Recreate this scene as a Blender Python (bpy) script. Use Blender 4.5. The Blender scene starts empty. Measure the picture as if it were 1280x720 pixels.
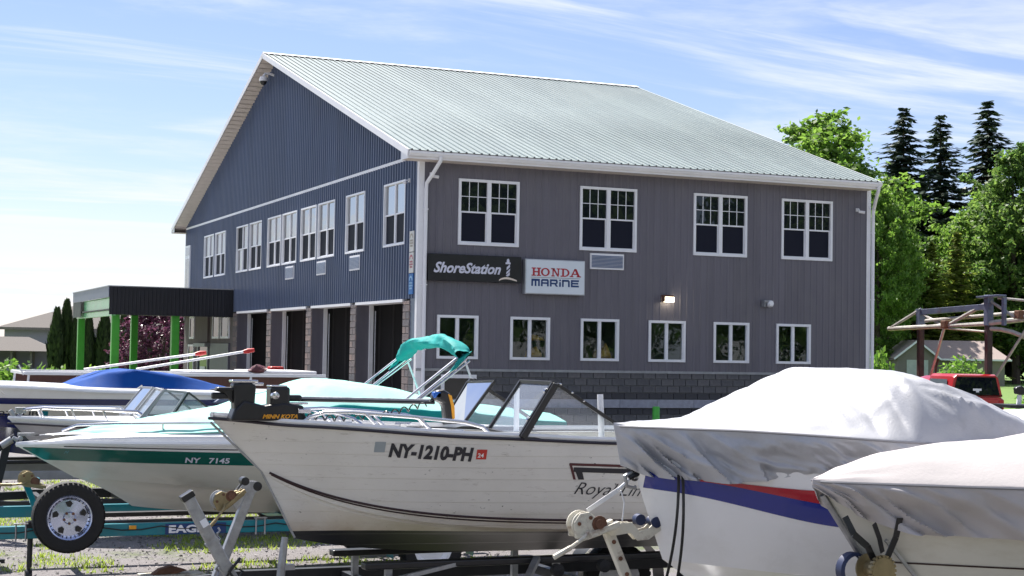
import bpy, math, random
from math import pi, sin, cos, tan, radians, sqrt, atan2, exp, floor
from mathutils import Vector, Matrix, noise
from mathutils.bvhtree import BVHTree

random.seed(7)
sc = bpy.context.scene
COL = sc.collection

# ------------------------------------------------------------------ camera
CAM = Vector((-14.848, -41.582, 2.336))
YAW, PITCH, ROLL = radians(23.04), radians(2.35), radians(0.95)
fw = Vector((sin(YAW) * cos(PITCH), cos(YAW) * cos(PITCH), sin(PITCH)))
r0 = Vector((cos(YAW), -sin(YAW), 0))
u0 = r0.cross(fw)
rt = cos(ROLL) * r0 + sin(ROLL) * u0
up = -sin(ROLL) * r0 + cos(ROLL) * u0
cd = bpy.data.cameras.new('camera')
cd.sensor_width = 36.0
cd.lens = 36.0 * 1991.0 / 1280.0
cd.clip_start = 0.1
cd.clip_end = 4000
co = bpy.data.objects.new('camera', cd)
COL.objects.link(co)
co.matrix_world = Matrix((( rt.x, up.x, -fw.x, CAM.x), (rt.y, up.y, -fw.y, CAM.y), (rt.z, up.z, -fw.z, CAM.z), (0, 0, 0, 1)))
sc.camera = co

# ------------------------------------------------------------------ light and sky
SUN_AZ, SUN_EL = radians(-9.0), radians(56.0)      # bearing from +Y towards +X
sdir = Vector((sin(SUN_AZ) * cos(SUN_EL), cos(SUN_AZ) * cos(SUN_EL), sin(SUN_EL)))
sl = bpy.data.lights.new('sun', 'SUN')
sl.energy = 4.9
sl.angle = radians(0.53)
sl.color = (1.0, 0.95, 0.87)
so = bpy.data.objects.new('sun', sl)
COL.objects.link(so)
so.rotation_euler = (-sdir).to_track_quat('-Z', 'Y').to_euler()

w = bpy.data.worlds.new('World')
sc.world = w
w.use_nodes = True
nt = w.node_tree
nt.nodes.clear()
N = nt.nodes.new
L = nt.links.new
out = N('ShaderNodeOutputWorld')
bg = N('ShaderNodeBackground')
bg.inputs['Strength'].default_value = 0.064
sky = N('ShaderNodeTexSky')
sky.sky_type = 'NISHITA'
sky.sun_disc = False
sky.sun_elevation = SUN_EL
sky.sun_rotation = SUN_AZ
sky.altitude = 100
sky.air_density = 1.0
sky.dust_density = 0.25
sky.ozone_density = 3.0
tc = N('ShaderNodeTexCoord')
sx = N('ShaderNodeSeparateXYZ')
L(tc.outputs['Generated'], sx.inputs[0])
# clouds lie on a flat layer: direction divided by its height
dz = N('ShaderNodeMath'); dz.operation = 'MAXIMUM'; dz.inputs[1].default_value = 0.02
L(sx.outputs['Z'], dz.inputs[0])
dz2 = N('ShaderNodeMath'); dz2.operation = 'ADD'; dz2.inputs[1].default_value = 0.09
L(dz.outputs[0], dz2.inputs[0])
dx = N('ShaderNodeMath'); dx.operation = 'DIVIDE'
dy = N('ShaderNodeMath'); dy.operation = 'DIVIDE'
L(sx.outputs['X'], dx.inputs[0]); L(dz2.outputs[0], dx.inputs[1])
L(sx.outputs['Y'], dy.inputs[0]); L(dz2.outputs[0], dy.inputs[1])
cb = N('ShaderNodeCombineXYZ')
L(dx.outputs[0], cb.inputs[0]); L(dy.outputs[0], cb.inputs[1])


def cloud_layer(rot, scale, loc, lo, hi, detail=8.0, rough=0.6, dist=0.6):
    mp = N('ShaderNodeMapping')
    mp.inputs['Rotation'].default_value = (0, 0, rot)
    mp.inputs['Scale'].default_value = scale
    mp.inputs['Location'].default_value = loc
    L(cb.outputs[0], mp.inputs[0])
    nz = N('ShaderNodeTexNoise')
    nz.inputs['Scale'].default_value = 1.0
    nz.inputs['Detail'].default_value = detail
    nz.inputs['Roughness'].default_value = rough
    nz.inputs['Distortion'].default_value = dist
    L(mp.outputs[0], nz.inputs['Vector'])
    mr = N('ShaderNodeMapRange'); mr.interpolation_type = 'SMOOTHSTEP'
    mr.inputs['From Min'].default_value = lo
    mr.inputs['From Max'].default_value = hi
    L(nz.outputs['Fac'], mr.inputs['Value'])
    return mr.outputs[0]


c1 = cloud_layer(radians(12), (0.42, 1.5, 1), (4.7, 3.3, 0), 0.45, 0.64)
c2 = cloud_layer(radians(20), (0.9, 1.3, 1), (5.3, 1.7, 0), 0.50, 0.80, 9, 0.62, 0.3)
hz = N('ShaderNodeMapRange'); hz.interpolation_type = 'SMOOTHSTEP'      # low cloud and pale air towards the horizon, all round
hz.inputs['From Min'].default_value = 0.10
hz.inputs['From Max'].default_value = 0.0
L(sx.outputs['Z'], hz.inputs['Value'])
mx1 = N('ShaderNodeMath'); mx1.operation = 'MAXIMUM'
L(c1, mx1.inputs[0])
c2h = N('ShaderNodeMath'); c2h.operation = 'MULTIPLY'; c2h.inputs[1].default_value = 0.75
L(c2, c2h.inputs[0]); L(c2h.outputs[0], mx1.inputs[1])
hzm = N('ShaderNodeMath'); hzm.operation = 'MULTIPLY'; hzm.inputs[1].default_value = 0.42
L(hz.outputs[0], hzm.inputs[0])
mx2 = N('ShaderNodeMath'); mx2.operation = 'MAXIMUM'
L(mx1.outputs[0], mx2.inputs[0]); L(hzm.outputs[0], mx2.inputs[1])
mixc = N('ShaderNodeMix'); mixc.data_type = 'RGBA'
L(mx2.outputs[0], mixc.inputs['Factor'])
tint = N('ShaderNodeMix'); tint.data_type = 'RGBA'; tint.blend_type = 'MULTIPLY'; tint.inputs['Factor'].default_value = 1.0
tint.inputs['B'].default_value = (1.03, 0.93, 1.05, 1)
L(sky.outputs[0], tint.inputs['A'])
L(tint.outputs['Result'], mixc.inputs['A'])
mixc.inputs['B'].default_value = (6.9, 7.3, 7.9, 1)
L(mixc.outputs['Result'], bg.inputs['Color'])
L(bg.outputs[0], out.inputs[0])

sc.view_settings.view_transform = 'Standard'
sc.view_settings.look = 'None'
sc.view_settings.exposure = 1.12
sc.view_settings.gamma = 1.0
sc.render.engine = 'CYCLES'
sc.cycles.max_bounces = 8
sc.cycles.transparent_max_bounces = 12


# ------------------------------------------------------------------ helpers
SPLIT = {'bunk_post', 'cross_member', 'bracket', 'keel_roller', 'canvas_end', 'bow_roller', 'joint', 'hook', 'bunk_brace', 'stone_band', 'tongue', 'jack_clamp', 'roller_bracket', 'bed_leg', 'door_head', 'hinge_knob'}
SMALL = {'snap_stud', 'rail_foot', 'bolt', 'rim_slot', 'lug_nut', 'bolt_hole', 'printing', 'fitting', 'cleat', 'muntin', 'louver', 'registration_number', 'sticker_number', 'boat_name', 'lettering'}


class MB:
    """collects faces for one mesh"""
    def __init__(s):
        s.v = []; s.f = []; s.m = []; s.k = 0

    def mat(s, k):
        s.k = k
        return s

    def face(s, *pts):
        b = len(s.v)
        s.v += [tuple(p) for p in pts]
        s.f.append(tuple(range(b, b + len(pts)))); s.m.append(s.k)

    def box(s, c, d, M=None):
        x, y, z = d[0] / 2, d[1] / 2, d[2] / 2
        b = len(s.v)
        for i in (-x, x):
            for j in (-y, y):
                for k in (-z, z):
                    p = Vector((i, j, k))
                    if M is not None: p = M @ p
                    s.v.append((c[0] + p.x, c[1] + p.y, c[2] + p.z))
        for q in ((0, 1, 3, 2), (4, 6, 7, 5), (0, 4, 5, 1), (2, 3, 7, 6), (0, 2, 6, 4), (1, 5, 7, 3)):
            s.f.append(tuple(b + i for i in q)); s.m.append(s.k)
        return s

    def bb(s, lo, hi):
        return s.box([(a + b) / 2 for a, b in zip(lo, hi)], [b - a for a, b in zip(lo, hi)])

    def bar(s, p0, p1, wd, ht, upv=(0, 0, 1)):
        p0 = Vector(p0); p1 = Vector(p1); d = p1 - p0
        ln = d.length
        if ln < 1e-6: return s
        d.normalize()
        u = Vector(upv)
        if abs(d.dot(u)) > 0.98: u = Vector((0, 1, 0)) if abs(d.y) < .9 else Vector((1, 0, 0))
        a = d.cross(u).normalized(); b = a.cross(d).normalized()
        M = Matrix((a, d, b)).transposed()
        return s.box((p0 + p1) / 2, (wd, ln, ht), M)

    def tube(s, pts, r, n=8, closed=False, caps=True):
        pts = [Vector(p) for p in pts]
        rs = r if isinstance(r, (list, tuple)) else [r] * len(pts)
        b = len(s.v); m = len(pts)
        prev = None
        for i, p in enumerate(pts):
            if closed: d = pts[(i + 1) % m] - pts[i - 1]
            else: d = pts[min(i + 1, m - 1)] - pts[max(i - 1, 0)]
            d = d.normalized() if d.length > 1e-9 else Vector((0, 0, 1))
            if prev is None:
                u = Vector((0, 0, 1)) if abs(d.z) < .9 else Vector((1, 0, 0))
            else: u = prev
            a = d.cross(u).normalized(); c = a.cross(d).normalized(); prev = c
            for j in range(n):
                t = 2 * pi * j / n
                q = p + (a * cos(t) + c * sin(t)) * rs[i]
                s.v.append(tuple(q))
        for i in range(m if closed else m - 1):
            for j in range(n):
                k = (j + 1) % n; i2 = (i + 1) % m
                s.f.append((b + i * n + j, b + i * n + k, b + i2 * n + k, b + i2 * n + j)); s.m.append(s.k)
        if caps and not closed:
            s.f.append(tuple(b + j for j in range(n))[::-1]); s.m.append(s.k)
            s.f.append(tuple(b + (m - 1) * n + j for j in range(n))); s.m.append(s.k)
        return s

    def lathe(s, prof, c=(0, 0, 0), axis='z', n=20, mats=None):
        b = len(s.v)
        for (r, h) in prof:
            for j in range(n):
                t = 2 * pi * j / n
                a, d = r * cos(t), r * sin(t)
                p = {'z': (a, d, h), 'y': (a, h, d), 'x': (h, a, d)}[axis]
                s.v.append((c[0] + p[0], c[1] + p[1], c[2] + p[2]))
        for i in range(len(prof) - 1):
            for j in range(n):
                k = (j + 1) % n
                s.f.append((b + i * n + j, b + i * n + k, b + (i + 1) * n + k, b + (i + 1) * n + j))
                s.m.append(mats[i] if mats else s.k)
        return s

    def prism(s, poly, h, fn):
        """poly of (a, b); fn(a, b, t) gives the point for thickness t in 0..h"""
        n = len(poly); b = len(s.v)
        for t in (0, h):
            s.v += [tuple(fn(p[0], p[1], t)) for p in poly]
        s.f.append(tuple(b + i for i in range(n))); s.m.append(s.k)
        s.f.append(tuple(b + n + i for i in range(n))[::-1]); s.m.append(s.k)
        for i in range(n):
            j = (i + 1) % n
            s.f.append((b + i, b + n + i, b + n + j, b + j)); s.m.append(s.k)
        return s

    def grid(s, fn, nu, nv, mfn=None):
        b = len(s.v)
        for i in range(nu + 1):
            for j in range(nv + 1):
                s.v.append(tuple(fn(i / nu, j / nv)))
        for i in range(nu):
            for j in range(nv):
                a = b + i * (nv + 1) + j
                s.f.append((a, a + nv + 1, a + nv + 2, a + 1)); s.m.append(mfn((i + .5) / nu, (j + .5) / nv) if mfn else s.k)
        return s

    def mesh(s, name, mats, smooth=False, angle=40):
        me = bpy.data.meshes.new(name)
        me.from_pydata(s.v, [], s.f)
        for m in (mats if isinstance(mats, (list, tuple)) else [mats]): me.materials.append(m)
        if any(s.m): me.polygons.foreach_set('material_index', s.m)
        if smooth:
            me.polygons.foreach_set('use_smooth', [True] * len(s.f))
            me.update()
            try: me.set_sharp_from_angle(angle=radians(angle))
            except Exception: pass
        me.update()
        return me

    def islands(s):
        key = {}; par = list(range(len(s.v)))
        def find(i):
            while par[i] != i:
                par[i] = par[par[i]]; i = par[i]
            return i
        for i, p in enumerate(s.v):
            k = (round(p[0], 4), round(p[1], 4), round(p[2], 4))
            if k in key: par[find(i)] = find(key[k])
            else: key[k] = i
        for f in s.f:
            a = find(f[0])
            for j in f[1:]: par[find(j)] = a
        out_ = {}
        for fi, f in enumerate(s.f): out_.setdefault(find(f[0]), []).append(fi)
        res = []
        for fl in out_.values():
            b = MB(); mp_ = {}
            for fi in fl:
                q = []
                for j in s.f[fi]:
                    if j not in mp_: mp_[j] = len(b.v); b.v.append(s.v[j])
                    q.append(mp_[j])
                b.f.append(tuple(q)); b.m.append(s.m[fi])
            res.append(b)
        return res

    def build(s, name, mats, parent=None, smooth=False, bevel=0, recalc=True, angle=40):
        import bmesh
        if name in SPLIT:
            first = None
            for b in s.islands():
                o = b.build_one(name, mats, parent, smooth, bevel, recalc, angle)
                first = first or o
            return first
        o = s.build_one(name, mats, parent, smooth, bevel, recalc, angle)
        if name in SMALL: o['kind'] = 'stuff'
        return o

    def build_one(s, name, mats, parent=None, smooth=False, bevel=0, recalc=True, angle=40):
        import bmesh
        me = s.mesh(name, mats, smooth, angle)
        if recalc:
            bm = bmesh.new(); bm.from_mesh(me)
            bmesh.ops.recalc_face_normals(bm, faces=bm.faces)
            bm.to_mesh(me); bm.free()
        return link(name, me, parent, bevel)


def link(name, me, parent=None, bevel=0):
    o = bpy.data.objects.new(name, me)
    COL.objects.link(o)
    if parent is not None: o.parent = parent
    if bevel:
        md = o.modifiers.new('bevel', 'BEVEL'); md.width = bevel; md.segments = 2; md.limit_method = 'ANGLE'; md.angle_limit = radians(40)
    return o


def tag(o, label, cat, group=None, kind=None):
    if label: o['label'] = label
    if cat: o['category'] = cat
    if group: o['group'] = group
    if kind: o['kind'] = kind
    return o


def thing(name, label, cat, loc=(0, 0, 0), rz=0, group=None):
    o = bpy.data.objects.new(name, None)
    COL.objects.link(o)
    o.empty_display_size = .3
    o.location = loc; o.rotation_euler = (0, 0, rz)
    return tag(o, label, cat, group)


def dup(root, loc, rz=0, label=None, scale=None):
    c = root.copy(); COL.objects.link(c)
    c.location = loc; c.rotation_euler = (0, 0, rz)
    if scale: c.scale = scale
    if label: c['label'] = label
    for ch in list(root.children):
        d = ch.copy(); COL.objects.link(d); d.parent = c
        for g in list(ch.children):
            e = g.copy(); COL.objects.link(e); e.parent = d
    return c


def text_mesh(s, size, shear=0, offset=0, align='LEFT', space=1.0, res=3, width=None):
    cu = bpy.data.curves.new('lettering', 'FONT')
    cu.body = s; cu.size = size; cu.shear = shear; cu.offset = offset; cu.align_x = align; cu.space_character = space
    cu.resolution_u = res
    o = bpy.data.objects.new('lettering', cu)
    COL.objects.link(o)
    dg = bpy.context.evaluated_depsgraph_get()
    me = bpy.data.meshes.new_from_object(o.evaluated_get(dg))
    bpy.data.objects.remove(o); bpy.data.curves.remove(cu)
    v = [(p.co.x, p.co.y) for p in me.vertices]
    f = [tuple(q.vertices) for q in me.polygons]
    bpy.data.meshes.remove(me)
    x0 = min(p[0] for p in v); x1 = max(p[0] for p in v)
    y0 = min(p[1] for p in v)
    k = width / (x1 - x0) if width else 1
    return [((p[0] - x0) * k, p[1]) for p in v], f


def smooth01(t):
    t = max(0, min(1, t)); return t * t * (3 - 2 * t)


def lerp(a, b, t): return a + (b - a) * t


def curve(pts, x):
    """smooth interpolation through (x, y) pairs"""
    if x <= pts[0][0]: return pts[0][1]
    for (xa, ya), (xb, yb) in zip(pts, pts[1:]):
        if x <= xb:
            t = (x - xa) / (xb - xa)
            return lerp(ya, yb, lerp(t, smooth01(t), .5))
    return pts[-1][1]


# ------------------------------------------------------------------ materials
def nodes_of(name):
    m = bpy.data.materials.new(name); m.use_nodes = True
    t = m.node_tree
    return m, t, t.nodes['Principled BSDF'], t.nodes['Material Output']


def c4(c): return (c[0], c[1], c[2], 1)


def add_noise(t, scale, detail=4, rough=.55, stretch=(1, 1, 1), coord='Object', dist=0):
    tcn = t.nodes.new('ShaderNodeTexCoord')
    mp = t.nodes.new('ShaderNodeMapping'); mp.inputs['Scale'].default_value = stretch
    t.links.new(tcn.outputs[coord], mp.inputs[0])
    nz = t.nodes.new('ShaderNodeTexNoise')
    nz.inputs['Scale'].default_value = scale; nz.inputs['Detail'].default_value = detail; nz.inputs['Roughness'].default_value = rough
    nz.inputs['Distortion'].default_value = dist
    t.links.new(mp.outputs[0], nz.inputs['Vector'])
    return nz.outputs['Fac']


def ramp(t, fac, stops):
    r = t.nodes.new('ShaderNodeValToRGB')
    e = r.color_ramp.elements
    while len(e) > 1: e.remove(e[-1])
    e[0].position = stops[0][0]; e[0].color = c4(stops[0][1])
    for p, c in stops[1:]:
        q = e.new(p); q.color = c4(c)
    t.links.new(fac, r.inputs[0])
    return r.outputs[0]


def mixcol(t, fac, a, b, mode='MIX'):
    m = t.nodes.new('ShaderNodeMix'); m.data_type = 'RGBA'; m.blend_type = mode
    for sock, val in (('Factor', fac), ('A', a), ('B', b)):
        if hasattr(val, 'is_output'): t.links.new(val, m.inputs[sock])
        elif sock == 'Factor': m.inputs[sock].default_value = val
        else: m.inputs[sock].default_value = c4(val)
    return m.outputs['Result']


def mat(name, col, rough=.5, metal=0, var=.12, vscale=2.0, bump=0, bscale=60, stretch=(1, 1, 1), coat=0, dirt=None, dirt_amt=.5, dirt_scale=3, spec=.5, sheen=0, bstretch=(1, 1, 1)):
    m, t, b, o = nodes_of(name)
    b.inputs['Roughness'].default_value = rough
    b.inputs['Metallic'].default_value = metal
    b.inputs['Specular IOR Level'].default_value = spec
    if coat: b.inputs['Coat Weight'].default_value = coat; b.inputs['Coat Roughness'].default_value = .08
    if sheen: b.inputs['Sheen Weight'].default_value = sheen
    f = add_noise(t, vscale, 5, .6, stretch)
    lo = [max(0, c * (1 - var)) for c in col]; hi = [min(1, c * (1 + var)) for c in col]
    c = ramp(t, f, [(.3, lo), (.7, hi)])
    if dirt:
        f2 = add_noise(t, dirt_scale, 8, .7, stretch)
        mk = ramp(t, f2, [(.52, (0, 0, 0)), (.72, (dirt_amt,) * 3)])
        c = mixcol(t, mk, c, dirt)
    t.links.new(c, b.inputs['Base Color'])
    rr = t.nodes.new('ShaderNodeMapRange'); rr.inputs['To Min'].default_value = max(.02, rough * .8); rr.inputs['To Max'].default_value = min(1, rough * 1.25)
    t.links.new(f, rr.inputs['Value']); t.links.new(rr.outputs[0], b.inputs['Roughness'])
    if bump:
        f3 = add_noise(t, bscale, 4, .6, bstretch)
        bp = t.nodes.new('ShaderNodeBump'); bp.inputs['Strength'].default_value = bump; bp.inputs['Distance'].default_value = .02
        t.links.new(f3, bp.inputs['Height']); t.links.new(bp.outputs[0], b.inputs['Normal'])
    return m


def mat_glass(name, tint=(.8, .9, .95), ior=1.5, rough=.02, clear=1.0, dark=(.01, .013, .018)):
    """window glass: a reflection that grows at grazing angles over what is behind it (or over a dark room)"""
    m, t, b, o = nodes_of(name)
    fr = t.nodes.new('ShaderNodeFresnel'); fr.inputs['IOR'].default_value = ior
    gl = t.nodes.new('ShaderNodeBsdfGlossy'); gl.inputs['Roughness'].default_value = rough
    wb = t.nodes.new('ShaderNodeBump'); wb.inputs['Strength'].default_value = .25; wb.inputs['Distance'].default_value = .02
    t.links.new(add_noise(t, 1.3, 2, .5), wb.inputs['Height']); t.links.new(wb.outputs[0], gl.inputs['Normal'])
    tr = t.nodes.new('ShaderNodeBsdfTransparent'); tr.inputs['Color'].default_value = c4(tint)
    df = t.nodes.new('ShaderNodeBsdfDiffuse'); df.inputs['Color'].default_value = c4(dark)
    m1 = t.nodes.new('ShaderNodeMixShader'); m1.inputs[0].default_value = clear
    t.links.new(df.outputs[0], m1.inputs[1]); t.links.new(tr.outputs[0], m1.inputs[2])
    m2 = t.nodes.new('ShaderNodeMixShader')
    t.links.new(fr.outputs[0], m2.inputs[0]); t.links.new(m1.outputs[0], m2.inputs[1]); t.links.new(gl.outputs[0], m2.inputs[2])
    t.links.new(m2.outputs[0], o.inputs[0])
    return m


def mat_leaf(name, a, b_, trans=.35, rough=.5):
    m, t, b, o = nodes_of(name)
    g = t.nodes.new('ShaderNodeNewGeometry')
    c = ramp(t, g.outputs['Random Per Island'], [(0, a), (1, b_)])
    b.inputs['Roughness'].default_value = rough
    b.inputs['Specular IOR Level'].default_value = .3
    t.links.new(c, b.inputs['Base Color'])
    tl = t.nodes.new('ShaderNodeBsdfTranslucent')
    hs = t.nodes.new('ShaderNodeHueSaturation'); hs.inputs['Value'].default_value = 1.6; hs.inputs['Saturation'].default_value = 1.1
    t.links.new(c, hs.inputs['Color']); t.links.new(hs.outputs[0], tl.inputs[0])
    mx = t.nodes.new('ShaderNodeMixShader'); mx.inputs[0].default_value = trans
    t.links.new(b.outputs[0], mx.inputs[1]); t.links.new(tl.outputs[0], mx.inputs[2]); t.links.new(mx.outputs[0], o.inputs[0])
    return m


def mat_island(name, cols, rough=.85, bump=.4, bscale=25, vscale=9):
    """masonry: each piece takes its own colour from the object's random number"""
    m, t, b, o = nodes_of(name)
    oi = t.nodes.new('ShaderNodeObjectInfo')
    g = t.nodes.new('ShaderNodeNewGeometry')
    ad = t.nodes.new('ShaderNodeMath'); ad.operation = 'ADD'
    t.links.new(oi.outputs['Random'], ad.inputs[0]); t.links.new(g.outputs['Random Per Island'], ad.inputs[1])
    fr = t.nodes.new('ShaderNodeMath'); fr.operation = 'FRACT'; t.links.new(ad.outputs[0], fr.inputs[0])
    n = len(cols)
    c = ramp(t, fr.outputs[0], [(i / max(1, n - 1), c_) for i, c_ in enumerate(cols)])
    f = add_noise(t, vscale, 6, .65)
    c = mixcol(t, 1.0, c, ramp(t, f, [(.3, (.72,) * 3), (.7, (1.15,) * 3)]), 'MULTIPLY')
    t.links.new(c, b.inputs['Base Color'])
    b.inputs['Roughness'].default_value = rough
    f3 = add_noise(t, bscale, 5, .65)
    bp = t.nodes.new('ShaderNodeBump'); bp.inputs['Strength'].default_value = bump; bp.inputs['Distance'].default_value = .03
    t.links.new(f3, bp.inputs['Height']); t.links.new(bp.outputs[0], b.inputs['Normal'])
    return m


M = {}
def mat_siding(name, col, rough, streak):
    m, t, b, o = nodes_of(name)
    oi = t.nodes.new('ShaderNodeObjectInfo')
    base = ramp(t, oi.outputs['Random'], [(0, [c * .94 for c in col]), (1, [min(1, c * 1.06) for c in col])])
    st = ramp(t, add_noise(t, 5, 6, .65, (1, 1, .06)), [(.3, (.88,) * 3), (.7, (1.10,) * 3)])
    c = mixcol(t, 1.0, base, st, 'MULTIPLY')
    du = ramp(t, add_noise(t, .8, 6, .7, (1, 1, .5)), [(.5, (0, 0, 0)), (.75, (streak,) * 3)])
    c = mixcol(t, du, c, (.20, .19, .19))
    t.links.new(c, b.inputs['Base Color'])
    b.inputs['Roughness'].default_value = rough
    bp = t.nodes.new('ShaderNodeBump'); bp.inputs['Strength'].default_value = .12; bp.inputs['Distance'].default_value = .02
    t.links.new(add_noise(t, 1.5, 3, .5, (1, 1, .4)), bp.inputs['Height']); t.links.new(bp.outputs[0], b.inputs['Normal'])
    return m


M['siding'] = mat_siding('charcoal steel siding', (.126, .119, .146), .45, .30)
M['siding_gable'] = mat_siding('sky tinted steel siding', (.074, .102, .180), .32, .12)  # gable siding: the blue of sky-lit shade is put into its colour
M['white'] = mat('white painted trim', (.80, .80, .83), .45, 0, .05, 2, dirt=(.5, .48, .45), dirt_amt=.25, dirt_scale=4)
M['vinyl'] = mat('white vinyl window', (.80, .81, .85), .35, 0, .04, 2)
def mat_roof():
    m, t, b, o = nodes_of('galvalume roof')
    oi = t.nodes.new('ShaderNodeObjectInfo')
    base = ramp(t, oi.outputs['Random'], [(0, (.205, .25, .255)), (1, (.24, .288, .29))])
    st = ramp(t, add_noise(t, 6, 6, .65, (1, .07, .07)), [(.3, (.86,) * 3), (.7, (1.12,) * 3)])
    c = mixcol(t, 1.0, base, st, 'MULTIPLY')
    du = ramp(t, add_noise(t, .5, 7, .7), [(.5, (0, 0, 0)), (.75, (.35,) * 3)])
    c = mixcol(t, du, c, (.22, .25, .25))
    t.links.new(c, b.inputs['Base Color'])
    b.inputs['Roughness'].default_value = .48; b.inputs['Metallic'].default_value = .1
    bp = t.nodes.new('ShaderNodeBump'); bp.inputs['Strength'].default_value = .15; bp.inputs['Distance'].default_value = .02
    t.links.new(add_noise(t, 1.2, 3, .5), bp.inputs['Height']); t.links.new(bp.outputs[0], b.inputs['Normal'])
    return m


M['roof'] = mat_roof()
M['soffit'] = mat('tan soffit', (.62, .55, .5), .6, 0, .08, 4)
M['glass_up'] = mat_glass('reflective window glass', ior=14, clear=0.0)
M['glass_dark'] = mat_glass('upper sash glass', ior=1.6, clear=0.0)
M['screen'] = mat('dark insect screen', (.010, .012, .024), .6, 0, .2, 30, spec=.15)
M['glass_clear'] = mat_glass('clear window glass', ior=1.5, clear=1.0)
M['glass_boat'] = mat_glass('boat windshield glass', tint=(.86, .92, .94), ior=1.6, rough=.06, clear=.78, dark=(.55, .6, .68))  # pale diffuse share paints a whitish reflection on the panes
M['block'] = mat_island('grey split face block', [(.12, .12, .13), (.15, .145, .15), (.105, .105, .115), (.14, .14, .145)])
M['block_dark'] = mat_island('dark accent block', [(.045, .045, .055), (.055, .055, .065), (.04, .04, .05)], .6, .2)
M['block_pale'] = mat_island('pale accent band', [(.32, .33, .40), (.36, .37, .43), (.3, .31, .38)], .7, .2)
M['block_pier'] = mat_island('mixed stone pier block', [(.16, .15, .16), (.24, .19, .18), (.13, .13, .14), (.34, .25, .22), (.18, .165, .17)])
M['mortar'] = mat('mortar', (.2, .2, .2), .9, 0, .1, 12, .2)
M['concrete'] = mat('concrete floor', (.2, .2, .2), .8, 0, .2, 2, .2)
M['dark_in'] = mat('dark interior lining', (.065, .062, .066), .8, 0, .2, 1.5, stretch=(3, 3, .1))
M['rib_in'] = mat('interior rib', (.11, .105, .11), .7)
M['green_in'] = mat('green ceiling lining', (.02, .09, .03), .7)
M['black_sign'] = mat('black sign face', (.008, .008, .012), .3, 0, .1)
M['sign_white'] = mat('white sign face', (.68, .74, .80), .3, 0, .04, 1)
M['sign_edge'] = mat('aluminium sign edge', (.5, .52, .56), .35, .6)
M['letter_silver'] = mat('silver lettering', (.62, .63, .74), .4)
M['letter_white'] = mat('white lettering', (.8, .8, .8), .4)
M['letter_cream'] = mat('cream wave', (.8, .7, .6), .4)
M['letter_red'] = mat('red lettering', (.42, .012, .03), .4)
M['letter_blue'] = mat('navy lettering', (.005, .04, .16), .4)
M['letter_dark'] = mat('dark lettering', (.02, .02, .028), .4)
M['black'] = mat('black plastic', (.012, .012, .014), .35, 0, .2, 8)
M['rubber'] = mat('black rubber', (.010, .010, .011), .75, 0, .25, 12, .3, 80)
M['louver'] = mat('blue grey louver', (.12, .16, .26), .4)
M['grey_paint'] = mat('grey painted steel', (.3, .31, .33), .45, .3, .15, 5)
M['galv'] = mat('galvanised steel', (.36, .37, .39), .42, .75, .2, 14, .1, 60, dirt=(.2, .14, .1), dirt_amt=.4, dirt_scale=6)
M['steel'] = mat('stainless rail', (.66, .66, .68), .18, 1.0, .05, 4)
M['black_steel'] = mat('black trailer steel', (.016, .018, .024), .4, .2, .2, 6)
M['canopy_black'] = mat('black canopy steel', (.012, .013, .019), .5, 0, .15, 3, .1, 200)
M['canopy_skylit'] = mat('sky tinted canopy fascia', (.10, .12, .19), .4, .1, .1, 2)  # side fascia: the sky it reflects is put into its colour
M['green'] = mat('bright green paint', (.06, .40, .035), .35, 0, .1, 3)
M['green_lit'] = mat('glossy sunlit green panel', (.22, .62, .30), .25, 0, .12, 1.5)  # lighter than the columns: sun on the beam is put into the colour
M['teal'] = mat('teal trailer paint', (.0, .20, .255), .3, .1, .1, 3, coat=.4, dirt=(.1, .14, .13), dirt_amt=.4, dirt_scale=8)
M['mint'] = mat('mint boat cover', (.27, .59, .53), .75, 0, .06, 3, .15, 25, dirt=(.15, .46, .42), dirt_amt=.4)
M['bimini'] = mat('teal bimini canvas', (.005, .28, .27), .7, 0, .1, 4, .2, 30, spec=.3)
M['blue_canvas'] = mat('blue boat cover', (.0015, .055, .27), .8, 0, .1, 3, .15, 25, spec=.2)
M['silver'] = mat('silver boat cover', (.415, .42, .45), .42, .15, .06, 3, .10, 90, dirt=(.20, .19, .18), dirt_amt=.3, dirt_scale=4.5, spec=.45)
M['cover_grey'] = mat('light grey canvas cover', (.44, .41, .41), .8, 0, .05, 3, .08, 60, dirt=(.34, .31, .3), dirt_amt=.3, dirt_scale=2)
M['cover_white'] = mat('white boat cover', (.7, .71, .74), .7, 0, .05, 3, .2, 40, dirt=(.45, .45, .47), dirt_amt=.4)
M['gel_white'] = mat('white gelcoat', (.78, .78, .79), .22, 0, .03, 1.5, coat=.3, dirt=(.52, .5, .46), dirt_amt=.3, dirt_scale=2)
M['gel_cream'] = mat('cream gelcoat', (.62, .60, .54), .3, 0, .04, 1.5, coat=.2, dirt=(.40, .35, .27), dirt_amt=.45, dirt_scale=2.2, stretch=(.5, 1, 2))
M['gel_grey'] = mat('greyish white gelcoat', (.52, .52, .51), .3, 0, .05, 1.5, coat=.2, dirt=(.4, .38, .34), dirt_amt=.5, dirt_scale=3)
M['gel_navy'] = mat('navy gelcoat', (.004, .012, .10), .18, 0, .05, 2, coat=.4)
M['gel_blue'] = mat('blue gelcoat', (.008, .02, .22), .18, 0, .05, 2, coat=.4)
M['gel_red'] = mat('red stripe', (.36, .006, .02), .2, 0, .05, 2, coat=.4)
M['gel_green'] = mat('green stripe', (.004, .10, .075), .25, 0, .06, 2, coat=.3)
M['alu'] = mat('bare aluminium hull', (.42, .42, .46), .4, .5, .1, 3)
M['rub'] = mat('dark rub rail', (.03, .025, .035), .45)
M['brown_stripe'] = mat('brown accent stripe', (.035, .015, .015), .4)
M['maroon'] = mat('maroon decal', (.09, .02, .025), .4)
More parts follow.
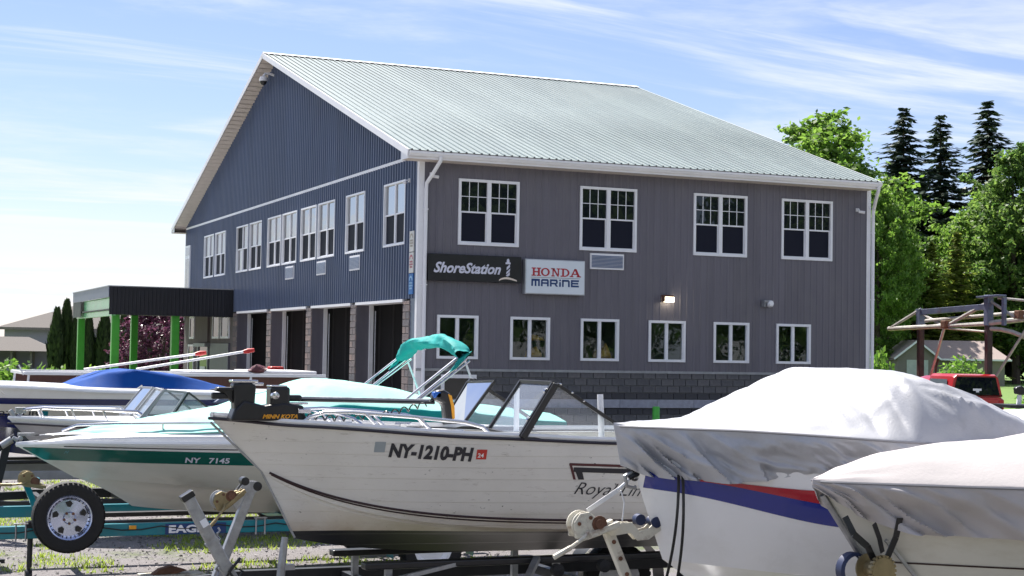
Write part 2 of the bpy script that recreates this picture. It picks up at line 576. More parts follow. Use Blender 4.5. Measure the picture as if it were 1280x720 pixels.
M['decal_grey'] = mat('grey decal', (.32, .36, .38), .4)
M['decal_red'] = mat('red sticker', (.5, .03, .02), .4)
M['orange'] = mat('orange lettering', (.75, .33, .02), .4)
M['cream_rust'] = mat('chipped cream paint', (.62, .59, .50), .5, 0, .08, 6, .3, 60, dirt=(.16, .06, .025), dirt_amt=.95, dirt_scale=9)
M['rust'] = mat('rusty steel', (.16, .075, .045), .8, .1, .3, 10, .4, 60)
M['brass'] = mat('tarnished brass winch', (.30, .24, .13), .45, .6, .25, 9, .2, 60)
M['chrome'] = mat('polished alloy', (.55, .60, .78), .22, .85, .06, 4)
M['brown_panel'] = mat('brown pontoon panel', (.085, .03, .022), .4, 0, .15, 4, stretch=(6, 6, .6))
M['red_plastic'] = mat('red plastic', (.45, .02, .02), .4)
M['blue_plastic'] = mat('blue plastic', (.01, .10, .42), .4)
M['seam_shade'] = mat('grey seam cord with shading', (.22, .22, .24), .7)  # grey cord along the seam, with its shading put into the colour
M['navy_rubber'] = mat('navy rubber roller', (.012, .022, .07), .5, 0, .2, 8)
M['orange_cloth'] = mat('orange tarp', (.9, .36, .06), .6, 0, .3, 5)
M['shingle'] = mat('grey brown shingles', (.135, .12, .112), .9, 0, .22, 14, .6, 50, stretch=(1, 1, 3))
M['shingle_pink'] = mat('pinkish shingles', (.34, .27, .25), .9, 0, .15, 8, .5, 40, stretch=(1, 1, 3))
M['house_grey'] = mat('grey lavender house siding', (.24, .235, .29), .7, 0, .06, 2)
M['house_tan'] = mat('tan house siding', (.22, .2, .165), .7, 0, .08, 2)
M['wood_grey'] = mat('weathered grey wood', (.16, .14, .135), .85, 0, .25, 4, .3, 30, stretch=(6, 6, .5))
M['garage_white'] = mat('pale garage door', (.48, .53, .47), .5)
M['gantry'] = mat('blue grey weathered paint', (.14, .165, .25), .6, .2, .2, 3, .2, 20, dirt=(.14, .08, .06), dirt_amt=.7, dirt_scale=4)
M['rust_post'] = mat('dark rusted post', (.055, .035, .038), .8, .1, .35, 5, .3, 20, dirt=(.12, .06, .045), dirt_amt=.7, dirt_scale=4)
M['pipe'] = mat('weathered pale pipe', (.42, .40, .38), .55, .3, .2, 5, .2, 20, dirt=(.18, .12, .09), dirt_amt=.6, dirt_scale=3)
M['car_red'] = mat('red car paint', (.42, .012, .015), .2, 0, .04, 2, coat=.6)
M['car_glass'] = mat_glass('tinted car glass', ior=1.6, clear=0.0, dark=(.006, .008, .014))
M['bark'] = mat('bark', (.075, .055, .042), .9, 0, .3, 8, .6, 20, stretch=(3, 3, .6))
M['leaf_a'] = mat_leaf('bright maple leaf', (.075, .15, .03), (.20, .30, .075), .52)
M['leaf_b'] = mat_leaf('ash leaf', (.06, .12, .034), (.18, .26, .075), .5)
M['needle_dark'] = mat_leaf('spruce needles', (.018, .036, .028), (.055, .085, .052), .18)
M['needle_mid'] = mat_leaf('young fir needles', (.13, .17, .04), (.28, .31, .09), .6)
M['cedar'] = mat_leaf('arborvitae sprays', (.012, .026, .012), (.045, .07, .022), .18)
M['plum'] = mat_leaf('purple plum leaf', (.05, .014, .03), (.17, .07, .12), .3, .35)
M['shrub'] = mat_leaf('shrub leaf', (.07, .15, .03), (.22, .34, .08), .4)
M['grass_blade'] = mat_leaf('grass blade', (.16, .24, .04), (.36, .42, .10), .5)


def mat_lamp(name, col, strength):
    m, t, b, o = nodes_of(name)
    e = t.nodes.new('ShaderNodeEmission'); e.inputs[0].default_value = c4(col); e.inputs[1].default_value = strength
    t.links.new(e.outputs[0], o.inputs[0])
    return m


M['lamp_lit'] = mat_lamp('lit lamp lens', (1, .86, .6), 7)


def mat_ground():
    m, t, b, o = nodes_of('gravel yard with grass')
    f1 = add_noise(t, 120, 6, .7)
    grav = ramp(t, f1, [(.3, (.12, .112, .115)), (.55, (.27, .25, .258)), (.72, (.42, .39, .40))])
    f2 = add_noise(t, .55, 8, .72)
    mk = ramp(t, f2, [(.50, (0, 0, 0)), (.62, (.85,) * 3)])
    f3 = add_noise(t, 60, 5, .7)
    gr = ramp(t, f3, [(.3, (.05, .085, .015)), (.7, (.17, .22, .05))])
    c = mixcol(t, mk, grav, gr)
    f4 = add_noise(t, .12, 4, .5)
    c = mixcol(t, 1.0, c, ramp(t, f4, [(.35, (.85, .85, .85)), (.65, (1.1, 1.1, 1.1))]), 'MULTIPLY')
    t.links.new(c, b.inputs['Base Color']); b.inputs['Roughness'].default_value = .95
    bp = t.nodes.new('ShaderNodeBump'); bp.inputs['Strength'].default_value = .8; bp.inputs['Distance'].default_value = .03
    t.links.new(f1, bp.inputs['Height']); t.links.new(bp.outputs[0], b.inputs['Normal'])
    return m


def mat_lawn():
    m, t, b, o = nodes_of('lawn')
    f = add_noise(t, 1.2, 8, .7)
    f2 = add_noise(t, 30, 4, .7)
    c = ramp(t, f, [(.3, (.06, .12, .02)), (.7, (.16, .26, .05))])
    c = mixcol(t, 1.0, c, ramp(t, f2, [(.3, (.7,) * 3), (.7, (1.3,) * 3)]), 'MULTIPLY')
    t.links.new(c, b.inputs['Base Color']); b.inputs['Roughness'].default_value = .95
    return m


M['ground'] = mat_ground()
M['lawn'] = mat_lawn()


def mat_hull_alu():
    """white painted riveted aluminium: faint plank seams, scuffs, brown stain low down, black bottom paint"""
    m, t, b, o = nodes_of('worn white painted aluminium hull')
    tcn = t.nodes.new('ShaderNodeTexCoord')
    sp = t.nodes.new('ShaderNodeSeparateXYZ'); t.links.new(tcn.outputs['Object'], sp.inputs[0])
    base = ramp(t, add_noise(t, 1.6, 6, .6), [(.3, (.67, .645, .60)), (.7, (.77, .745, .70))])
    sc1 = ramp(t, add_noise(t, 7, 9, .78, (1, 1, 5)), [(.57, (0, 0, 0)), (.69, (.6,) * 3)])
    c = mixcol(t, sc1, base, (.36, .32, .27))
    spk = ramp(t, add_noise(t, 26, 2, .5, (1, 1, 2)), [(.70, (0, 0, 0)), (.73, (.9,) * 3)])
    msk = ramp(t, add_noise(t, 2.3, 3, .6), [(.48, (0, 0, 0)), (.62, (1, 1, 1))])
    spk2 = mixcol(t, 1.0, spk, msk, 'MULTIPLY')
    c = mixcol(t, spk2, c, (.06, .055, .06))
    mr = t.nodes.new('ShaderNodeMapRange'); mr.inputs['From Min'].default_value = .42; mr.inputs['From Max'].default_value = .22
    t.links.new(sp.outputs['Z'], mr.inputs['Value'])
    mm = t.nodes.new('ShaderNodeMath'); mm.operation = 'MULTIPLY'
    t.links.new(mr.outputs[0], mm.inputs[0]); t.links.new(add_noise(t, 3, 5, .6), mm.inputs[1])
    c = mixcol(t, mm.outputs[0], c, (.30, .20, .09))
    lt = t.nodes.new('ShaderNodeMath'); lt.operation = 'LESS_THAN'; lt.inputs[1].default_value = .215
    t.links.new(sp.outputs['Z'], lt.inputs[0])
    c = mixcol(t, lt.outputs[0], c, (.008, .009, .012))
    t.links.new(c, b.inputs['Base Color'])
    b.inputs['Roughness'].default_value = .38
    # lap seams
    wv = t.nodes.new('ShaderNodeMath'); wv.operation = 'MULTIPLY'; wv.inputs[1].default_value = 11.0
    t.links.new(sp.outputs['Z'], wv.inputs[0])
    fr = t.nodes.new('ShaderNodeMath'); fr.operation = 'FRACT'; t.links.new(wv.outputs[0], fr.inputs[0])
    gt = t.nodes.new('ShaderNodeMapRange'); gt.inputs['From Min'].default_value = 0; gt.inputs['From Max'].default_value = .09
    t.links.new(fr.outputs[0], gt.inputs['Value'])
    ad = t.nodes.new('ShaderNodeMath'); ad.operation = 'ADD'
    t.links.new(gt.outputs[0], ad.inputs[0])
    nb = add_noise(t, 5, 3, .5)
    t.links.new(nb, ad.inputs[1])
    bp = t.nodes.new('ShaderNodeBump'); bp.inputs['Strength'].default_value = .35; bp.inputs['Distance'].default_value = .008
    t.links.new(ad.outputs[0], bp.inputs['Height']); t.links.new(bp.outputs[0], b.inputs['Normal'])
    return m


M['hull_alu'] = mat_hull_alu()

# ------------------------------------------------------------------ ground
g = MB()
g.face((-900, -900, 0), (900, -900, 0), (900, 900, 0), (-900, 900, 0))
tag(g.build('ground', M['ground']), None, None, kind='structure')
def lawn(name, pts):
    b = MB(); b.face(*[(x, y, .006) for x, y in pts])
    o = b.build(name, M['lawn']); o['kind'] = 'structure'
lawn('lawn', [(-60, 36), (-.5, 36), (14, 900), (-500, 900)])
lawn('lawn', [(17.5, 6), (23, -6), (300, -60), (500, 500), (22, 300)])

# ------------------------------------------------------------------ main building
LX, WY = 15.016, 31.777
ZT, ZH, ZD = 1.85, 7.804, 3.772
EO, RO, ZE, ZR, X2 = .608, .579, 7.854, 13.267, 15.077
YR = WY / 2
SL = (ZR - ZE) / (YR + EO)
bld = thing('boat_shop', 'large grey metal sided two storey boat shop with pale ribbed roof', 'building', (0, 0, 0))


def PR(u, n, v): return (u, -n, v)              # right wall: u from the near corner
def PG(u, n, v): return (-n, WY - u, v)          # gable wall seen from outside: u from its far corner


RIB = .9144 / 4


def siding(parent, mt, P, a0, a1, zlo, zhi, holes, phase=0, rh=.042):
    bps = {a0, a1}
    k = floor((a0 - phase) / RIB) - 1
    prof = {}
    while True:
        c = phase + k * RIB
        if c - .04 > a1: break
        for d, h in ((-.036, 0), (-.020, rh), (.020, rh), (.036, 0)):
            x = c + d
            if a0 < x < a1: bps.add(round(x, 5))
        k += 1
    for (h0, h1, z0, z1) in holes:
        for x in (h0, h1):
            if a0 < x < a1: bps.add(round(x, 5))
    xs = sorted(bps)

    def off(x):
        q = ((x - phase + RIB / 2) % RIB) - RIB / 2
        q = abs(q)
        if q <= .0201: return rh
        if q >= .0359: return 0
        return rh * (.036 - q) / .016
    cells = []
    for xa, xb in zip(xs, xs[1:]):
        if xb - xa < 1e-5: continue
        mid = (xa + xb) / 2
        cuts = sorted([(z0, z1) for (h0, h1, z0, z1) in holes if h0 - 1e-6 <= mid <= h1 + 1e-6])
        lo = 'lo'
        rng = []
        for (z0, z1) in cuts:
            rng.append((lo, z0)); lo = z1
        rng.append((lo, 'hi'))
        for (p, q) in rng:
            def zz(s_, x): return zlo(x) if s_ == 'lo' else zhi(x) if s_ == 'hi' else s_
            pa, pb, qa, qb = zz(p, xa), zz(p, xb), zz(q, xa), zz(q, xb)
            if qa - pa < .005 and qb - pb < .005: continue
            cells.append((xa, xb, pa, pb, qa, qb))
    par = list(range(len(cells)))                          # pieces that hang together become one sheet
    def find(i):
        while par[i] != i: i = par[i]
        return i
    for i, c in enumerate(cells):
        for k in range(i):
            d = cells[k]
            if abs(d[1] - c[0]) < 1e-6 and min(d[5], c[4]) - max(d[3], c[2]) > .01: par[find(i)] = find(k)
    for r_ in sorted({find(i) for i in range(len(cells))}):
        b = MB()
        for i, (xa, xb, pa, pb, qa, qb) in enumerate(cells):
            if find(i) == r_: b.face(P(xa, off(xa), pa), P(xb, off(xb), pb), P(xb, off(xb), qb), P(xa, off(xa), qa))
        b.build('siding_panel', mt, parent, recalc=False)


# window layouts
UPW = [(1.154, 'u'), (4.92, 'u'), (8.682, 'u'), (11.757, 'u')]
LOW = [.578, 2.79, 5.004, 7.215, 9.411, 11.61]
GYW = [1.067, 4.845, 7.978, 10.128, 12.587, 14.724, 17.526, 19.71, 23.628, 25.785]
holesR = [(x, x + 1.851, 5.355, 7.216) for x, _ in UPW] + [(x, x + 1.235, 2.157, 3.377) for x in LOW]
holesG = [(WY - y - 1.88, WY - y - .05, 5.40, 7.21) for y in GYW]
slope_z = lambda y: ZE - .10 + SL * (min(y, WY - y) + EO)
a = 0
while a < LX - .01:
    e = min(a + .9144, LX)
    siding(bld, M['siding'], PR, a, e, lambda x: ZT, lambda x: 7.80, holesR, .06, .017)
    a = e
a = 0
entry_end = 10.0                                      # far bay behind the canopy has its own wall below
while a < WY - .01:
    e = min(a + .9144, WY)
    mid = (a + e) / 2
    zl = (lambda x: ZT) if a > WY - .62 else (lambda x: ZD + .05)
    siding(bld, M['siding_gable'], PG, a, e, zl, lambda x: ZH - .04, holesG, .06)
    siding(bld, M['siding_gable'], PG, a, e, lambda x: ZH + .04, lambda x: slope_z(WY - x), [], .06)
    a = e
b = MB(); b.bb((-.001, .0, ZT), (0.02, .59, ZD + .05)); b.build('corner_panel', M['siding_gable'], bld)


def window(P, u, v, wd, ht, style, upper, lower, plain=False, swap=False):
    b = MB()
    T = .075 if not plain else .055

    def bx(u0, u1, v0, v1, n0, n1): 
        p = P(u0, n0, v0); q = P(u1, n1, v1)
        b.bb([min(i, j) for i, j in zip(p, q)], [max(i, j) for i, j in zip(p, q)])
    n0, n1 = -.07, .05
    bx(u, u + T, v, v + ht, n0, n1); bx(u + wd - T, u + wd, v, v + ht, n0, n1)
    bx(u + T, u + wd - T, v, v + T, n0, n1); bx(u + T, u + wd - T, v + ht - T, v + ht, n0, n1)
    c = u + wd / 2
    panes = []
    if style == 'double':
        HM = .035 if plain else .06
        bx(c - HM, c + HM, v + T, v + ht - T, n0, n1 - (.03 if plain else .005))
        for (a0, a1) in ((u + T, c - HM), (c + HM, u + wd - T)):
            vm = v + ht * .5
            bx(a0, a1, vm - .022, vm + .022, n0 + .01, .012)
            bx(a0, a0 + .03, v + T, vm - .022, n0 + .01, .002); bx(a1 - .03, a1, v + T, vm - .022, n0 + .01, .002)
            bx(a0 + .03, a1 - .03, v + T, v + T + .03, n0 + .01, .002)
            sw = swap and a0 < c - .1
            panes.append((a0, a1, v + T, vm - .022, upper if sw else lower, -.03, False)); panes.append((a0, a1, vm + .022, v + ht - T, lower if sw else upper, -.02, not plain))
    else:
        bx(c - .03, c + .03, v + T, v + ht - T, n0, .015)
        panes.append((u + T, c - .03, v + T, v + ht - T, lower, -.035, False)); panes.append((c + .03, u + wd - T, v + T, v + ht - T, upper, -.02, False))
        for (a0, a1) in ((u + T, c - .03), (c + .03, u + wd - T)):
            bx(a0, a0 + .022, v + T, v + ht - T, n0 + .01, .004); bx(a1 - .022, a1, v + T, v + ht - T, n0 + .01, .004)
    o = b.build('window', M['vinyl'], bld)
    for (a0, a1, z0, z1, mt, nn, mun) in panes:
        q = MB(); p = P(a0 - .004, nn, z0 - .004); r = P(a1 + .004, nn - .008, z1 + .004)
        q.bb([min(i, j) for i, j in zip(p, r)], [max(i, j) for i, j in zip(p, r)])
        q.build('pane', M[mt], o)
        if mun:
            q = MB()
            for i in (1, 2):
                x = a0 + (a1 - a0) * i / 3
                p = P(x - .01, nn, z0); r = P(x + .01, nn + .012, z1)
                q.bb([min(i, j) for i, j in zip(p, r)], [max(i, j) for i, j in zip(p, r)])
            zm = (z0 + z1) / 2
            p = P(a0, nn, zm - .01); r = P(a1, nn + .010, zm + .01)
            q.bb([min(i, j) for i, j in zip(p, r)], [max(i, j) for i, j in zip(p, r)])
            q.build('muntin', M['vinyl'], o)
    return o


for x, _ in UPW: window(PR, x, 5.355, 1.851, 1.861, 'double', 'glass_dark', 'screen')
for x in LOW: window(PR, x, 2.157, 1.235, 1.22, 'slider', 'glass_clear', 'glass_clear')
for y in GYW: window(PG, WY - y - 1.929, 5.38, 1.929, 1.847, 'double', 'glass_up', 'screen', True, y == 19.71)

# air conditioner sleeves under some windows
def sleeve(P, u, v, wd, ht):
    b = MB()
    lo, hi = P(u, -.02, v), P(u + wd, .05, v + ht)
    b.bb([min(i, j) for i, j in zip(lo, hi)], [max(i, j) for i, j in zip(lo, hi)])
    o = b.build('vent_sleeve', M['white'], bld, bevel=.004)
    b = MB()
    for i in range(9):
        z = v + .05 + (ht - .1) * i / 9
        lo, hi = P(u + .04, .045, z), P(u + wd - .04, .062, z + (ht - .1) / 9 * .75)
        b.bb([min(i, j) for i, j in zip(lo, hi)], [max(i, j) for i, j in zip(lo, hi)])
    b.build('louver', M['louver'], o)
sleeve(PR, 5.27, 4.82, 1.09, .46)
for y in (4.95 + .75, 8.5 + .9, 12.7 + .7): sleeve(PG, WY - y - .55, 4.83, 1.05, .46)

# trims: water table, gable band, corner boards
b = MB(); b.bb((-.03, -.05, ZT - .035), (LX + .02, .0, ZT + .035)); b.build('water_table', M['grey_paint'], bld)
b = MB(); b.bb((-.035, .10, ZH - .045), (.0, WY, ZH + .045)); b.build('gable_band', M['white'], bld)
b = MB(); b.bb((-.03, -.032, .02), (.13, .0, 7.82)); b.bb((-.032, -.03, .02), (-.001, .13, 7.84)); b.build('corner_board', M['white'], bld)
b = MB(); b.bb((LX - .12, -.03, .02), (LX + .03, .0, 7.78)); b.build('corner_board', M['white'], bld)
b = MB(); b.bb((-.034, WY - .12, 3.6), (.0, WY + .03, ZH + .0)); b.build('corner_board', M['grey_paint'], bld)

# roof
def roof_mesh(width):
    b = MB()
    n = int(round(width / RIB))
    for i in range(n):
        pr = [(0, .0), (RIB * .5 - .03, 0), (RIB * .5 - .018, .036), (RIB * .5 + .018, .036), (RIB * .5 + .03, 0), (RIB, 0)]
        for (xa, ha), (xb, hb) in zip(pr, pr[1:]):
            x0, x1 = i * RIB + xa, i * RIB + xb
            b.face((x0, -EO - .03, ZE + ha), (x1, -EO - .03, ZE + hb), (x1, YR, ZR + ha), (x0, YR, ZR + hb) if False else (x0, YR, ZR + ha))
    return b
W_ROOF = X2 + RO
full = roof_mesh(.9144).mesh('roof_panel', [M['roof']])
x = -RO
while x < X2 - .3:
    o = link('roof_panel', full, bld); o.location = (x, 0, 0)
    o2 = link('roof_panel', full, bld); o2.rotation_euler = (0, 0, pi); o2.location = (x + .9144, WY, 0)
    x += .9144
b = MB()                                                  # ridge cap
for s in (-1, 1):
    b.face((-RO, YR, ZR + .05), (x, YR, ZR + .05), (x, YR + s * .28, ZR + .05 - .28 * SL), (-RO, YR + s * .28, ZR + .05 - .28 * SL))
b.build('ridge_cap', M['white'], bld)
XE = x
b = MB()                                                  # roof deck under the sheets
for s in (0, 1):
    yA, yB = (-EO, YR) if s == 0 else (WY + EO, YR)
    b.face((-RO + .02, yA, ZE - .06), (XE - .02, yA, ZE - .06), (XE - .02, yB, ZR - .06), (-RO + .02, yB, ZR - .06))
b.build('roof_deck', M['soffit'], bld, recalc=False)
for xf in (-RO, XE):                                      # rake boards
    for s in (0, 1):
        yA, yB = (-EO - .03, YR) if s == 0 else (WY + EO + .03, YR)
        b = MB()
        b.bar((xf, yA, ZE - .085), (xf, yB, ZR - .085), .03, .19, (0, 0, 1))
        b.build('rake_board', M['white'], bld)
for s in (0, 1):                                          # sloping gable soffits
    yA, yB = (-EO + .02, YR) if s == 0 else (WY + EO - .02, YR)
    b = MB()
    n = 46
    for i in range(n):
        t0, t1 = i / n, (i + .9) / n
        b.face((-RO + .03, lerp(yA, yB, t0), lerp(ZE, ZR, t0) - .19), (0, lerp(yA, yB, t0), lerp(ZE, ZR, t0) - .19), (0, lerp(yA, yB, t1), lerp(ZE, ZR, t1) - .19), (-RO + .03, lerp(yA, yB, t1), lerp(ZE, ZR, t1) - .19))
        b.face((-RO + .03, lerp(yA, yB, t0 - .1 / n), lerp(ZE, ZR, t0) - .182), (0, lerp(yA, yB, t0 - .1 / n), lerp(ZE, ZR, t0) - .182), (0, lerp(yA, yB, t1), lerp(ZE, ZR, t1) - .182), (-RO + .03, lerp(yA, yB, t1), lerp(ZE, ZR, t1) - .182))
    b.build('gable_soffit', M['soffit'], bld, recalc=False)
b = MB()                                                  # eave soffit and fascia, both long sides
b.bb((-RO + .03, -EO + .02, 7.62), (XE - .03, -.001, 7.64)); b.build('eave_soffit', M['soffit'], bld)
b = MB(); b.bb((-RO, -EO, 7.62), (XE, -EO + .03, ZE - .03)); b.build('fascia', M['white'], bld)
b = MB(); b.bb((-RO, WY + .001, 7.62), (XE, WY + EO, 7.64)); b.build('eave_soffit', M['soffit'], bld)
b = MB(); b.bb((-RO, WY + EO - .03, 7.64), (XE, WY + EO, ZE - .03)); b.build('fascia', M['white'], bld)
# return boxes closing the eave ends
for xf in (-RO + .016, XE - .05):
    b = MB(); b.face((xf, -EO, 7.62), (xf, -.002, 7.62), (xf, -.002, ZE + SL * EO - .1), (xf, -EO, ZE - .1)); b.build('eave_return', M['white'], bld)
    b = MB(); b.face((xf, WY + EO, 7.62), (xf, WY + .002, 7.62), (xf, WY + .002, ZE + SL * EO - .1), (xf, WY + EO, ZE - .1)); b.build('eave_return', M['white'], bld)
# gutter: K profile swept along x
prof = [(-EO - .005, ZE - .04), (-EO - .005, ZE - .16), (-EO - .07, ZE - .165), (-EO - .10, ZE - .11), (-EO - .125, ZE - .10), (-EO - .13, ZE - .035), (-EO - .115, ZE - .035)]
b = MB()
for (ya, za), (yb, zb) in zip(prof, prof[1:]):
    b.face((-RO + .03, ya, za), (XE, ya, za), (XE, yb, zb), (-RO + .03, yb, zb))
for xf in (-RO + .03, XE): b.face(*[(xf, y, z) for y, z in prof])
b.build('gutter', M['white'], bld, recalc=False)


def downspout(xw, top_x):
    b = MB()
    pts = [(top_x, -EO - .07, ZE - .15), (top_x, -EO - .06, ZE - .26), (lerp(top_x, xw, .5), -.36, 7.28), (xw, -.10, 7.02), (xw, -.075, 6.85), (xw, -.075, .35), (xw, -.16, .18)]
    b.tube(pts, .055, 8)
    for z in (6.3, 4.2, 2.4): b.box((xw, -.06, z), (.15, .06, .03))
    b.build('downspout', M['white'], bld, smooth=True)
downspout(.17, .36)
downspout(LX - .02 + .1, XE - .1)

# masonry base on the right wall: real blocks, 0.41 by 0.2 m
block_meshes = {}
def block_mesh(kind, l, h, dpt):
    key = (kind, round(l, 3), h)
    if key in block_meshes: return block_meshes[key]
    b = MB()
    j = .006
    x0, x1, z0, z1 = j, l - j, j, h - j
    b.face((x0, 0, z0), (x1, 0, z0), (x1, 0, z1), (x0, 0, z1))
    e = .012
    fr = [(x0 + e, -dpt, z0 + e), (x1 - e, -dpt, z0 + e), (x1 - e, -dpt, z1 - e), (x0 + e, -dpt, z1 - e)]
    bk = [(x0, 0, z0), (x1, 0, z0), (x1, 0, z1), (x0, 0, z1)]
    b.face(*fr)
    for i in range(4): b.face(bk[i], bk[(i + 1) % 4], fr[(i + 1) % 4], fr[i])
    block_meshes[key] = b.mesh('block', [M[kind]])
    return block_meshes[key]
b = MB(); b.bb((0.0, .0, 0), (LX, .12, ZT)); b.build('base_wall', M['mortar'], bld)
CW = .4064
courses = [(1.85 - .203 * (i + 1), 'block') for i in range(3)]
zc = 1.85 - .203 * 3
courses += [(zc - .19, 'block_dark')]
zc -= .19 + .26
pale_z = zc
courses += [(zc - .19, 'block_dark'), (zc - .19 - .203, 'block'), (zc - .19 - .406, 'block')]
for ci, (z, kind) in enumerate(courses):
    h = .19 if kind == 'block_dark' else .203
    x = 0.14 - (CW / 2 if ci % 2 else 0)
    while x < LX - .13:
        x0, x1 = max(x, .14), min(x + CW, LX - .13)
        if x1 - x0 > .05:
            o = link('block', block_mesh(kind, x1 - x0, h, .03), bld); o.location = (x0, -.001, z)
        x += CW
b = MB()
for i in range(12):
    x0 = .14 + i * (LX - .27) / 12
    b.bb((x0 + .004, -.07, pale_z + .008), (x0 + (LX - .27) / 12 - .004, -.001, pale_z + .25))
b.build('stone_band', M['block_pale'], bld, bevel=.01)
# basement doorway, white framed
b = MB()
for u0, u1, v0, v1 in ((.72, .82, .05, 1.72), (1.68, 1.78, .05, 1.72), (.82, 1.68, 1.62, 1.72)): b.bb((u0, -.06, v0), (u1, -.032, v1))
o = b.build('side_door', M['white'], bld)
b = MB(); b.bb((.82, -.045, .05), (1.68, -.033, 1.62)); b.build('pane', M['glass_dark'], o)

# garage front: piers between the bays, deep openings
piers = [(.59, 1.16), (5.55, 6.13), (10.54, 11.2), (15.9, 16.55), (21.3, 21.96)]
for (y0, y1) in piers:
    b = MB(); b.bb((0.0, y0 + .012, 0), (.5, y1 - .012, ZD - .002))
    p = b.build('pier', M['siding'], bld)
    z = 0; k = 0
    while z < ZD - .1:
        hh = min(.203, ZD - z)
        if hh > .1:
            cuts = [y0, y1] if k % 2 else [y0, (y0 + y1) / 2, y1]
            for ya, yb in zip(cuts, cuts[1:]):
                o = link('block', block_mesh('block_pier', yb - ya, .203 if hh > .2 else round(hh, 3), .03), p)
                o.location = (-.001, yb, z); o.rotation_euler = (0, 0, -pi / 2)
        z += .203; k += 1
b = MB(); b.bb((0, -.0, 0), (.02, .59, ZT)); wallb = b.build('corner_base', M['mortar'], bld)
for k in range(9):
    o = link('block', block_mesh('block', .46, .203, .03), wallb); o.location = (-.001, .59, .203 * k); o.rotation_euler = (0, 0, -pi / 2)
b = MB()
for (pa, pb) in zip(piers, piers[1:]):
    y0, y1 = pa[1], pb[0]
    b.bb((-.05, y0 - .02, ZD - .03), (.5, y1 + .02, ZD + .05))
b.build('door_head', M['white'], bld)
for (pa, pb) in zip(piers, piers[1:]):
    y0, y1 = pa[1], pb[0]
    b = MB()
    b.bb((.40, y0 + .001, 0), (.52, y0 + .09, ZD - .031)); b.build('door_jamb', M['white'], bld); b = MB()
    b.bb((.40, y1 - .09, 0), (.52, y1 - .001, ZD - .031))
    o = b.build('door_jamb', M['white'], bld)
    b = MB(); b.tube([(.56, y1 - .16, .1), (.56, y1 - .16, ZD - .2)], .025, 6)
    b.build('door_track', M['galv'], o)
    b = MB()
    b.bb((.62, y0 + 1.45, 1.95), (.70, y0 + 1.85, 2.85)); b.build('door_sign', M['sign_white'], bld)
# interior shell
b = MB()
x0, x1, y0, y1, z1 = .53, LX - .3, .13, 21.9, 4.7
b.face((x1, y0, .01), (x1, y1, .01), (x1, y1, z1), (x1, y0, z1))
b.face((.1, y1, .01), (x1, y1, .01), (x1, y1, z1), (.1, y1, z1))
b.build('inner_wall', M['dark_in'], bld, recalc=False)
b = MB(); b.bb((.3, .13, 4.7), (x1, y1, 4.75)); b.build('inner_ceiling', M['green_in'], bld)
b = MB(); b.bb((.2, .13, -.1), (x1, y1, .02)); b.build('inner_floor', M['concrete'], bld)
for yy in (5.84, 10.87, 16.2):                            # walls between the bays
    b = MB(); b.bb((.6, yy - .05, .02), (x1 - .01, yy + .05, 4.69)); b.build('partition', M['dark_in'], bld)
    n = 0
    for k in range(16):
        b = MB(); xx = .8 + k * .45; b.bb((xx, yy - .075, .02), (xx + .05, yy - .051, 4.69)); b.build('wall_rib', M['rib_in'], bld)
def inner_window(xa, xb, yy, z0, z1, n):
    b = MB(); T = .06
    b.bb((xa, yy - .1, z0), (xb, yy - .08, z0 + T)); b.bb((xa, yy - .1, z1 - T), (xb, yy - .08, z1))
    for k in range(n + 1):
        xx = lerp(xa, xb - T, k / n); b.bb((xx, yy - .1, z0 + T), (xx + T, yy - .08, z1 - T))
    o = b.build('inner_window', M['vinyl'], bld)
    for k in range(n):
        b = MB(); b.bb((lerp(xa, xb - T, k / n) + T, yy - .09, z0 + T), (lerp(xa, xb - T, (k + 1) / n), yy - .085, z1 - T)); b.build('pane', M['glass_dark'], o)
inner_window(1.95, 3.6, 16.15, .4, 1.95, 2)
inner_window(2.4, 3.9, 10.82, .4, 2.0, 1)
b = MB(); b.bb((2.15, 10.45, 3.40), (2.9, 10.79, 3.72)); b.build('heater', M['grey_paint'], bld, bevel=.02)
b = MB()                                                  # upper solid back-ups so that nothing shows through the frames
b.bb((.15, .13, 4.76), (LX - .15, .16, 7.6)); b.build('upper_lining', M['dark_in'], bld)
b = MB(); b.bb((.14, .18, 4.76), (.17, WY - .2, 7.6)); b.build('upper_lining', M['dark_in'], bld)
# other two outer walls
b = MB(); b.bb((LX - .1, .02, 0), (LX, WY, 7.8)); b.bb((.02, WY - .1, 0), (LX - .11, WY, 7.8)); b.build('rear_wall', M['siding'], bld)
b = MB(); b.face((LX - .02, 0, 7.8), (LX - .02, WY, 7.8), (LX - .02, YR, ZR - .12)); b.build('rear_gable', M['siding_gable'], bld)

# entrance bay below the canopy
b = MB(); b.bb((.0, 21.97, 0), (.06, WY, ZD + .049)); b.build('entry_wall', M['wood_grey'], bld)
for (y0, y1, z0, z1) in ((22.6, 24.1, 2.75, 3.75), (24.4, 25.7, 2.75, 3.75), (29.4, 30.4, 2.75, 3.75), (29.4, 30.6, .9, 2.5)):
    b = MB()
    T = .09
    b.bb((-.06, y0, z0), (-.001, y0 + T, z1)); b.bb((-.06, y1 - T, z0), (-.001, y1, z1)); b.bb((-.06, y0 + T, z0), (-.001, y1 - T, z0 + T)); b.bb((-.06, y0 + T, z1 - T), (-.001, y1 - T, z1))
    o = b.build('entry_window', M['vinyl'], bld)
    b = MB(); b.bb((-.03, y0 + T, z0 + T), (-.02, y1 - T, z1 - T)); b.build('pane', M['glass_dark'], o)
b = MB(); b.bb((-.08, 22.5, .5), (-.002, 25.9, 2.55)); b.build('entry_panel', M['siding'], bld)
